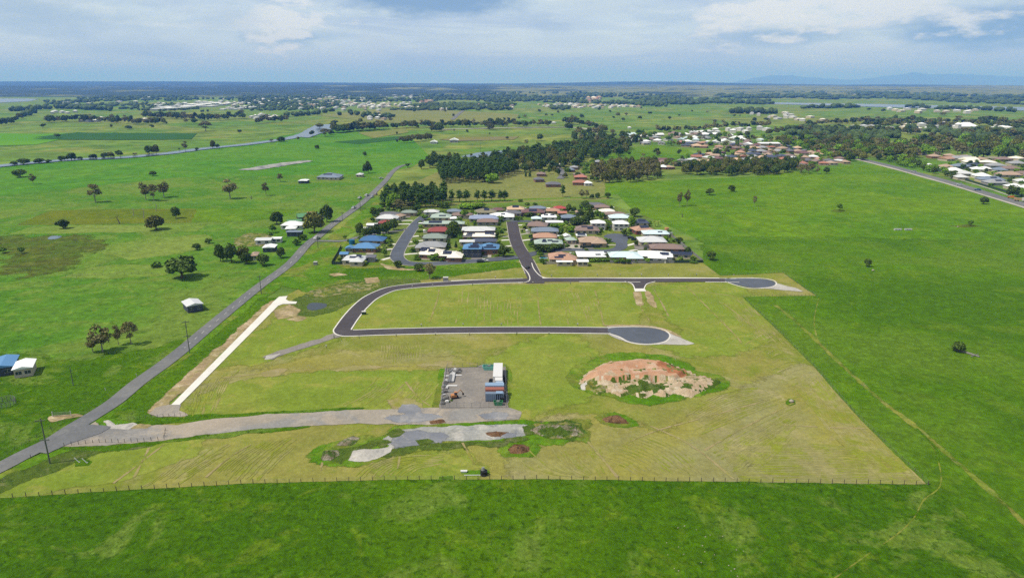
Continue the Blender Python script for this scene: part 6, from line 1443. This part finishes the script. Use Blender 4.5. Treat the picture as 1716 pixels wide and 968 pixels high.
# excavator
x, y = W(762, 667.5); r = empty('excavator', (x, y, .26), 0.3); tag(r, 'small orange tan excavator parked in the compound', 'excavator')
MO = plain('machine_tan', C(214,150,100), var=.08)
for s_ in (-.7, .7): q = MB(); q.box(-1.1,1.1,s_-.2,s_+.2,0,.5); q.tube((-1.1,s_-.2,.25),(-1.1,s_+.2,.25),.25,.25,8); q.tube((1.1,s_-.2,.25),(1.1,s_+.2,.25),.25,.25,8); link('track', q.mesh('track', TYRE), r)
q = MB(); q.box(-1.2,.6,-.8,.8,.55,1.3); link('body', q.mesh('body', MO), r)
q = MB(); q.box(-.2,.7,-.75,0,1.303,2.2); link('cab', q.mesh('cab', GLASS), r); q = MB(); q.box(-.25,.75,-.8,.05,2.203,2.3); link('cab_roof', q.mesh('cab_roof', MO), r)
q = MB(); q.tube((.6,.3,1.2),(2.0,.3,2.6),.16,.13,5); q.tube((2.0,.3,2.6),(3.0,.3,1.2),.13,.1,5); link('boom', q.mesh('boom', MO), r)
q = MB(); q.box(2.7,3.2,.0,.6,.6,1.2); link('bucket', q.mesh('bucket', TYRE), r)
# stacks of pipes and pallets along the left fence: each bundle its own
def pipe_bundle(px, py, L_, n, mat, label, rz, rad=.12):
    x, y = W(px, py); r = empty('pipe_bundle', (x, y, .26), rz); tag(r, label, 'pipes', 'pipe stacks in the compound'); q = MB(); q.tube((-L_/2,0,0),(L_/2,0,0),rad,rad,6); me_ = q.mesh('pipe', mat)
    for i in range(n):
        for j in range(max(1, 3-i//3) if n > 4 else 1): link('pipe', me_, r, (rnd.uniform(-.2,.2), i*rad*2.1, rad+j*rad*1.8))
pipe_bundle(761.5, 634, 7.5, 8, WHT, 'bundle of bright white pipes lying along the compound', 1.57)
pipe_bundle(757, 636, 6.0, 5, FCM, 'grey pipes left of the bright white bundle', 1.62)
pipe_bundle(756, 631, 4.5, 4, WHT, 'short white pipes at the back left of the compound', 0.2)
pipe_bundle(757, 648, 3.6, 4, WHT, 'short white pipes lying crosswise in front of the long bundle', 0.0)
pipe_bundle(753, 657.5, 3.0, 4, FCM, 'small grey pipe stack near the excavator', 0.1)
pipe_bundle(768, 630.5, 2.4, 3, WHT, 'three short white pipes right of the pallet rows', 0.1)
PAL = plain('pallet_grey', C(140,138,134), var=.2, scale=2)
for i in range(24):
    if i < 10: px, py = 754+(i%5)*4.2+rnd.uniform(-1,1), 622+(i//5)*3.4
    else: px, py = 742+rnd.uniform(-1,7)+(684-(640+(i-10)*2.9))*0.04, 640+(i-10)*2.9
    x, y = W(px, py); a, b, c = rnd.uniform(.4,.8), rnd.uniform(.35,.7), rnd.uniform(.3,.8)
    r = empty('material_pallet', (x, y, .26), rnd.uniform(-.3,.3)); tag(r, 'grey pallet of materials standing in the left rows of the compound', 'pallet', 'pallets of materials')
    q = MB(); 
    for k in (-1, 0, 1): q.box(k*a*.8-.06, k*a*.8+.06, -b, b, 0, .12)
    q.box(-a, a, -b, b, .122, .16); link('pallet_base', q.mesh('pallet_base', POSTM), r)
    q = MB(); q.box(-a*.9, a*.9, -b*.9, b*.8, .163, .16+c*.6); q.box(-a*.6, a*.7, -b*.6, b*.8, .163+c*.6, .16+c); link('load', q.mesh('load', (PAL, FG_, WHT, PAL)[i%4]), r)
tree('shrub', 752, 674, 8, 3, 'flat dark weed clump near the compound front left'); tree('shrub', 757, 672, 6, 3, 'second weed clump beside the excavator')
for (px, py, a, b, c, m_, lab) in ((824,641,1.0,.8,1.2,TYRE,'small dark machine left of the short white container'),(825,649,1.1,.7,.9,PAL,'grey crate left of the container row'),(822,646,.9,.7,.6,WHT,'pale drum crate in the compound'),
        (843,640,.8,4.2,1.6,TYRE,'dark stacked panels behind the white containers'),(843,655,.8,3.0,1.2,PAL,'dark grey stack right of the blue containers'),(843,672,.9,3.4,1.5,TYRE,'dark stack at the right front fence')):
    x, y = W(px, py); r = empty('equipment_stack', (x, y, .26)); tag(r, lab, 'equipment'); q = MB(); q.box(-a,a,-b/2,b/2,0,c*.6); link('lower_load', q.mesh('lower_load', m_), r); q = MB(); q.box(-a*.8,a*.7,-b*.4,b*.45,c*.6+.003,c); link('upper_load', q.mesh('upper_load', m_), r)

# ------------------------------------------------------------------ spoil heaps and rock piles
def heap(name, poly, hfun, step, mats, label, cat, zone=None, z0=0.16, kind=None):
    pp = WP(poly) if isinstance(poly, str) else poly; x0, x1 = min(p[0] for p in pp), max(p[0] for p in pp); y0, y1 = min(p[1] for p in pp), max(p[1] for p in pp)
    nx, ny = int((x1-x0)/step)+2, int((y1-y0)/step)+2; idx = {}; vs, fs, mi = [], [], []
    def edge(x, y):
        d = 1e9
        for i in range(len(pp)):
            (ax, ay), (bx, by) = pp[i-1], pp[i]; l2 = (bx-ax)**2+(by-ay)**2 or 1; t = max(0, min(1, ((x-ax)*(bx-ax)+(y-ay)*(by-ay))/l2))
            d = min(d, math.hypot(x-ax-t*(bx-ax), y-ay-t*(by-ay)))
        return d
    for j in range(ny):
        for i in range(nx):
            x, y = x0+i*step, y0+j*step
            if inside((x, y), pp): idx[(i, j)] = len(vs); vs.append((x, y, z0+hfun(x, y, edge(x, y))))
            elif any(inside((x+a, y+b), pp) for a, b in ((step,0),(-step,0),(0,step),(0,-step),(step,step),(-step,-step),(step,-step),(-step,step))): idx[(i, j)] = len(vs); vs.append((x, y, z0-0.15))
    for (i, j), k in idx.items():
        q = [(i+1, j), (i+1, j+1), (i, j+1)]
        if all(t in idx for t in q):
            fs.append((k, *[idx[t] for t in q]))
            mi.append(zone(vs[k][0], vs[k][1], vs[k][2]) if zone else 0)
    me = bpy.data.meshes.new(name); me.from_pydata(vs, [], fs)
    for m in mats: me.materials.append(m)
    me.polygons.foreach_set('material_index', mi)
    for p in me.polygons: p.use_smooth = True
    me.update(); o = link(name, me); tag(o, label, cat, kind=kind); return o
def nz(x, y, s, k=0): return noise.fractal((x/s, y/s, k), 0.8, 2, 4)
sheet('heap_surround', '960,634 970,614 990,602 1022,596 1062,594 1110,598 1150,611 1165,624 1200,632 1215,639 1206,648 1176,658 1130,668 1085,676 1040,669 1000,661 972,648', 0.155, G_verge, rough=(5,3))
def WZ(s, z): return [W(a, b, z) for a, b in S(s)]
zA = WZ('974,630 985,612 1020,600 1068,597 1110,603 1144,612 1146,622 1130,630 1098,630 1060,628 1030,632', 2.6)
zD = WZ('1110,600 1150,612 1148,626 1122,626 1100,612', 2.6)
zB = WP('1110,652 1120,632 1160,630 1195,640 1190,655 1150,664 1120,660')
zW = WP('966,650 975,644 990,650 985,657 972,654')
zG = [WP(s) for s in ('1000,634 1030,626 1055,630 1052,650 1030,648 1005,640', '1085,650 1110,645 1115,656 1095,662', '1040,596 1080,592 1110,598 1100,604 1060,600', '1040,655 1065,650 1075,664 1050,666', '1190,636 1216,640 1205,650 1190,650', '980,655 1010,658 1030,664 1000,664')]
def zoneM(x, y, z):
    n = nz(x, y, 6, 4)
    if n > 0.34 and not inside((x, y), zA): return 2
    if n < -0.42: return 5
    if inside((x+2*n, y+2*n), zD): return 3
    if inside((x+2*n, y+2*n), zA): return 0 if n < 0.5 else 1
    if any(inside((x+3*n, y+3*n), g) for g in zG) and n > -0.35: return 2
    if inside((x, y), zW): return 4
    return 1
def hM(x, y, e):
    h = min(e, 7)*0.22*(0.75+0.5*nz(x, y, 22))
    if inside((x, y), zA): h = min(e*0.5, 2.6)+0.45*nz(x, y, 9, 2)+0.2*nz(x, y, 2.5, 5)
    elif inside((x, y), zB): h = min(e*0.3, 0.9)+0.8*abs(nz(x, y, 3.5, 7))
    else: h += 1.2*nz(x, y, 6, 3)+0.6*abs(nz(x, y, 2.2, 9))
    return max(0.05, h)
heap('soil_mound', [W(966,652), W(978,642)]+WZ('970,634 980,618 1000,606 1020,598 1042,597 1068,594 1096,597 1112,597 1136,606 1150,612', 2.2)+[W(1158,620), W(1166,630)]+WP(' 1190,634 1206,642 1196,650 1176,656 1158,666 1130,660 1115,666 1096,662 1080,669 1056,662 1040,665 1022,657 1005,661 990,654'), hM, 0.75, [G_orange, G_spoil, G_rough, ground_mat('red_clay', C(182,122,86), C(194,138,102), sl=.1, bump=.4), G_white, G_scrub], 'broad terraced soil mound of orange clay and pale spoil with weeds', 'soil mound', zoneM)
sheet('heap_surround', '1003,699 1014,695 1030,694 1050,702 1058,711 1040,713 1010,708', 0.156, G_verge, rough=(3,2.4))
heap('soil_heap', '1008,702 1020,697 1036,696 1048,703 1054,710 1030,710 1015,707', lambda x, y, e: max(.05, min(e, 3)*0.55+0.3*nz(x, y, 3)), 0.6, [G_brown], 'small reddish soil heap right of the gravel road end', 'soil heap')
sheet('heap_surround', '846,756 852,745 870,741 888,744 896,752 890,762 868,764 852,762', 0.157, G_verge, rough=(3,2.4))
heap('soil_heap', '850,753 860,746 876,745 888,750 888,757 870,761 856,760', lambda x, y, e: max(.05, min(e, 3)*0.45+0.45*abs(nz(x, y, 2))), 0.5, [G_brown], 'round brown clod heap ringed by green grass in front of the pale strip', 'soil heap', z0=.17)
heap('rubble_pile', '540,770 548,758 560,756 566,762 556,771', lambda x, y, e: max(.05, min(e, 2)*0.3+0.8*abs(nz(x, y, 1.6))), 0.5, [G_rubble], 'pale broken rubble pile at the left end of the strip', 'rubble pile', z0=.24)
heap('crushed_rock_pile', '590,769 598,758 620,754 645,753 640,764 612,772', lambda x, y, e: max(.05, min(e, 3)*0.4+0.15*nz(x, y, 2)), 0.5, [G_white], 'smooth pale crushed rock pile beside the strip', 'rock pile', z0=.25)
heap('rubble_pile', '888,722 896,717 905,713 918,715 932,712 945,714 958,711 968,714 966,720 973,726 962,731 952,729 940,735 928,731 915,733 904,728', lambda x, y, e: max(.05, min(e, 2)*0.2+0.9*abs(nz(x, y, 2.2))), 0.6, [G_rubble, G_rough], 'weedy pale rubble spread at the right end of the strip', 'rubble pile', zone=lambda x, y, z: 1 if nz(x, y, 5, 6) > 0.1 else 0, z0=.23)
heap('white_rock_pile', '177,706 184,706 192,713 210,712 226,711 214,718 190,717', lambda x, y, e: max(.05, min(e, 1.5)*0.35+0.3*abs(nz(x, y, 1.2))), 0.4, [G_white], 'white rock armour at the culvert by the gravel entrance', 'rock armour', z0=.24)
# small loose stones: along the heaps and in the front pasture
STONE = plain('stone', C(190,180,160), var=.2, scale=2)
def stone(px, py, r_, label, group=None, mat=None):
    rs = np.random.RandomState(int(px*7+py)); v, f = lump((0,0,r_*.35), (r_, r_*.8, r_*.6), rs); x, y = W(px, py)
    tag(link('stone', np_mesh('stone', [(v, f, 0)], [mat or STONE]), None, (x, y, .14)), label, 'stone', group)
for px, py in ((1117,910),(1136,885),(1147,882),(1137,917),(1146,929),(1130,953),(1137,957),(1167,888),(1182,900),(1190,897),(1177,915),(1181,925),(1197,930),(1211,899),(1221,948),(1225,957),(1231,954),(1236,966),(1234,922),(1246,924),(1119,930),(1175,943)):
    stone(px, py, rnd.uniform(.14,.24), 'small pale clod lying in the lush front pasture', 'pale clods in the front pasture')
for px, py, r_, lab in ((1463,454,.9,'pale stone right of the lone tree in the pasture'),(1605,381,.9,'pale grey stone left of the shaded small tree'),(1326,674,1.0,'white stone inside a weed ring on the mown field'),(1230,461,.5,'small pale stone by the upper turning circle')): stone(px, py, r_, lab)
sheet('weed_ring', '1318,672 1324,668 1331,671 1331,677 1323,680 1318,677', 0.16, G_lush, rough=(2,.4))
# fallen log
LOG = plain('grey_log', C(150,146,142), var=.2, scale=2)
x, y = W(1622, 596); x0, y0 = W(1598, 586); x1, y1 = W(1641, 599)
q = MB(); q.tube((x0-x, y0-y, .5), (x1-x, y1-y, .45), .55, .3, 8); q.tube((x1-x-3, y1-y+.4, .4), (x1-x+.6, y1-y+1.6, .9), .2, .08, 5); tag(link('fallen_log', q.mesh('fallen_log', LOG), None, (x, y, 0)), 'long grey fallen log under the lone tree in the right pasture', 'log')
sheet('bare_patch', '1592,585 1602,584 1625,592 1645,598 1640,602 1615,597', .1, G_pad, rough=(2,.5)); sheet('bare_patch', '1178,436 1190,433 1206,437 1192,440', .1, G_gravel, rough=(2,.6)); sheet('bare_patch', '1442,446 1452,443 1466,446 1456,449', .1, G_gravel, rough=(2,.6))
sheet('bare_patch', '1392,353 1406,351 1420,353 1406,356', .1, G_marsh, rough=(2,.6)); sheet('bare_patch', '1590,379 1625,376 1645,379 1620,381', .1, G_marsh, rough=(2,.6))
# tank, trough, pipes near the front fence
sheet('lush_patch', '776,793 790,789 812,788 820,791 812,796 784,797', .16, G_verge, rough=(2,.6)); sheet('lush_patch', '736,800 757,798 758,803 738,804', .16, G_lush, rough=(2,.4)); sheet('lush_patch', '126,772 140,769 152,774 148,780 128,781', .16, G_lush, rough=(2,.4))
x, y = W(811, 796); r = empty('water_tank', (x, y, .15)); tag(r, 'dark round tank with a pale top beside the front fence', 'tank')
q = MB(); q.tube((0,0,0),(0,0,1.3),.95,.95,16); link('tank_body', q.mesh('tank_body', TYRE), r); q = MB(); q.tube((-.2,0,1.503),(-.2,0,2.3),.55,.35,12); link('tank_lid', q.mesh('tank_lid', FG_), r)
x, y = W(794, 797); q = MB(); q.tube((-2.6,0,.12),(2.2,.05,.12),.1,.1,6); tag(link('lying_pipe', q.mesh('lying_pipe', WHT), None, (x, y, .15)), 'long white pipe lying left of the dark tank', 'pipe')
x, y = W(777.5, 791.5); q = MB(); q.add([(-.7,-.3,0),(.7,-.3,0),(.9,-.4,.5),(-.9,-.4,.5),(-.7,.3,0),(.7,.3,0),(.9,.4,.5),(-.9,.4,.5)], [(0,1,2,3),(5,4,7,6),(4,0,3,7),(1,5,6,2),(0,4,5,1),(3,2,6,7)]); tag(link('trough', q.mesh('trough', WHT), None, (x, y, .15)), 'small white trough on the green patch near the tank', 'trough')
for px, py, lab in ((130,775,'left white pipe leaning over a green patch near the entrance'), (143,776,'right white pipe leaning over a green patch near the entrance')):
    x, y = W(px, py); q = MB(); q.tube((.5,0,0),(-.7,0,1.5),.1,.1,6); q.tube((.5,0,0),(.75,0,.25),.1,.1,6); tag(link('leaning_pipe', q.mesh('leaning_pipe', WHT), None, (x, y, .15)), lab, 'pipe')
# round yard, tank and gate at the left
x, y = W(8, 678); r = empty('round_yard', (x, y, .05)); tag(r, 'round cattle yard of grey rails cut by the left frame edge', 'cattle yard')
for i in range(16):
    a = i/16*2*math.pi; q = MB(); q.tube((0,0,0),(0,0,1.9),.09,.08,5); link('post', q.mesh('post', FG_), r, (3.0*math.cos(a), 3.0*math.sin(a), 0))
    for zz in (.4,.9,1.4,1.85): b = a+2*math.pi/16; q = MB(); q.tube((3*math.cos(a),3*math.sin(a),zz),(3*math.cos(b),3*math.sin(b),zz),.045,.045,4); link('rail', q.mesh('rail', FG_), r)
x, y = W(590, 409); r = empty('rainwater_tank', (x, y, .2)); tag(r, 'teal blue round rainwater tank above the bright blue roofed house', 'tank'); q = MB(); q.tube((0,0,0),(0,0,2.6),1.9,1.9,18); link('tank_body', q.mesh('tank_body', plain('teal', C(44,120,160))), r); q = MB(); q.tube((0,0,2.603),(0,0,3.0),1.95,.3,18); link('tank_lid', q.mesh('tank_lid', plain('teal', C(44,120,160))), r)
x, y = W(1117, 388); r = empty('rainwater_tank', (x, y, .2)); tag(r, 'orange tan tank box outside the east edge of the estate', 'tank'); q = MB(); q.tube((0,0,0),(0,0,2.6),1.5,1.5,18); link('tank_body', q.mesh('tank_body', plain('tank_tan', C(214,160,110))), r); q = MB(); q.tube((0,0,2.603),(0,0,2.9),1.55,.3,18); link('tank_lid', q.mesh('tank_lid', plain('tank_tan', C(214,160,110))), r)
# pools
for px, py, a, b, lab in ((911,433,2.0,1.2,'small turquoise pool in the garden of the orange tiled house'),(1117,437,3.2,1.4,'blue pool in the south east corner garden'),(762,423,1.4,.8,'little aqua spa pool beside the cream garage end')):
    x, y = W(px, py); r = empty('swimming_pool', (x, y, .2)); tag(r, lab, 'pool'); q = MB(); q.box(-a-.5,a+.5,-b-.5,b+.5,0,.12); link('pool_surround', q.mesh('pool_surround', CONCD), r); q = MB(); q.box(-a,a,-b,b,.123,.14); link('pool_water', q.mesh('pool_water', plain('pool_blue', C(60,170,200), rough=.1)), r)
# culvert headwall and gates by the main road
x, y = W(104, 698); r = empty('farm_gate', (x, y, .1), .1); tag(r, 'grey farm gate at the gravel entry left of the main road', 'gate')
for k in range(5): q = MB(); q.tube((-2.6,0,.3+k*.3),(2.6,0,.3+k*.3),.04,.04,4); link('rail', q.mesh('rail', FCM), r)
for sx_ in (-2.7, 2.7): q = MB(); q.tube((sx_,0,0),(sx_,0,1.8),.12,.12,6); link('post', q.mesh('post', TRIM), r)
for px, py, lab in ((229,631,'white guide post on the left verge of the main road'),(177,655,'small white post in the grass left of the road'),(52,768,'dark guide post at the near end of the main road'),(326,577,'white guide post right of the main road by the power pole')):
    x, y = W(px, py); q = MB(); q.box(-.08,.08,-.03,.03,0,1.1); q.box(-.085,.085,-.035,-.03,.85,1.0); tag(link('guide_post', q.mesh('guide_post', TRIM if 'white' in lab else POSTM), None, (x, y, .2)), lab, 'post')
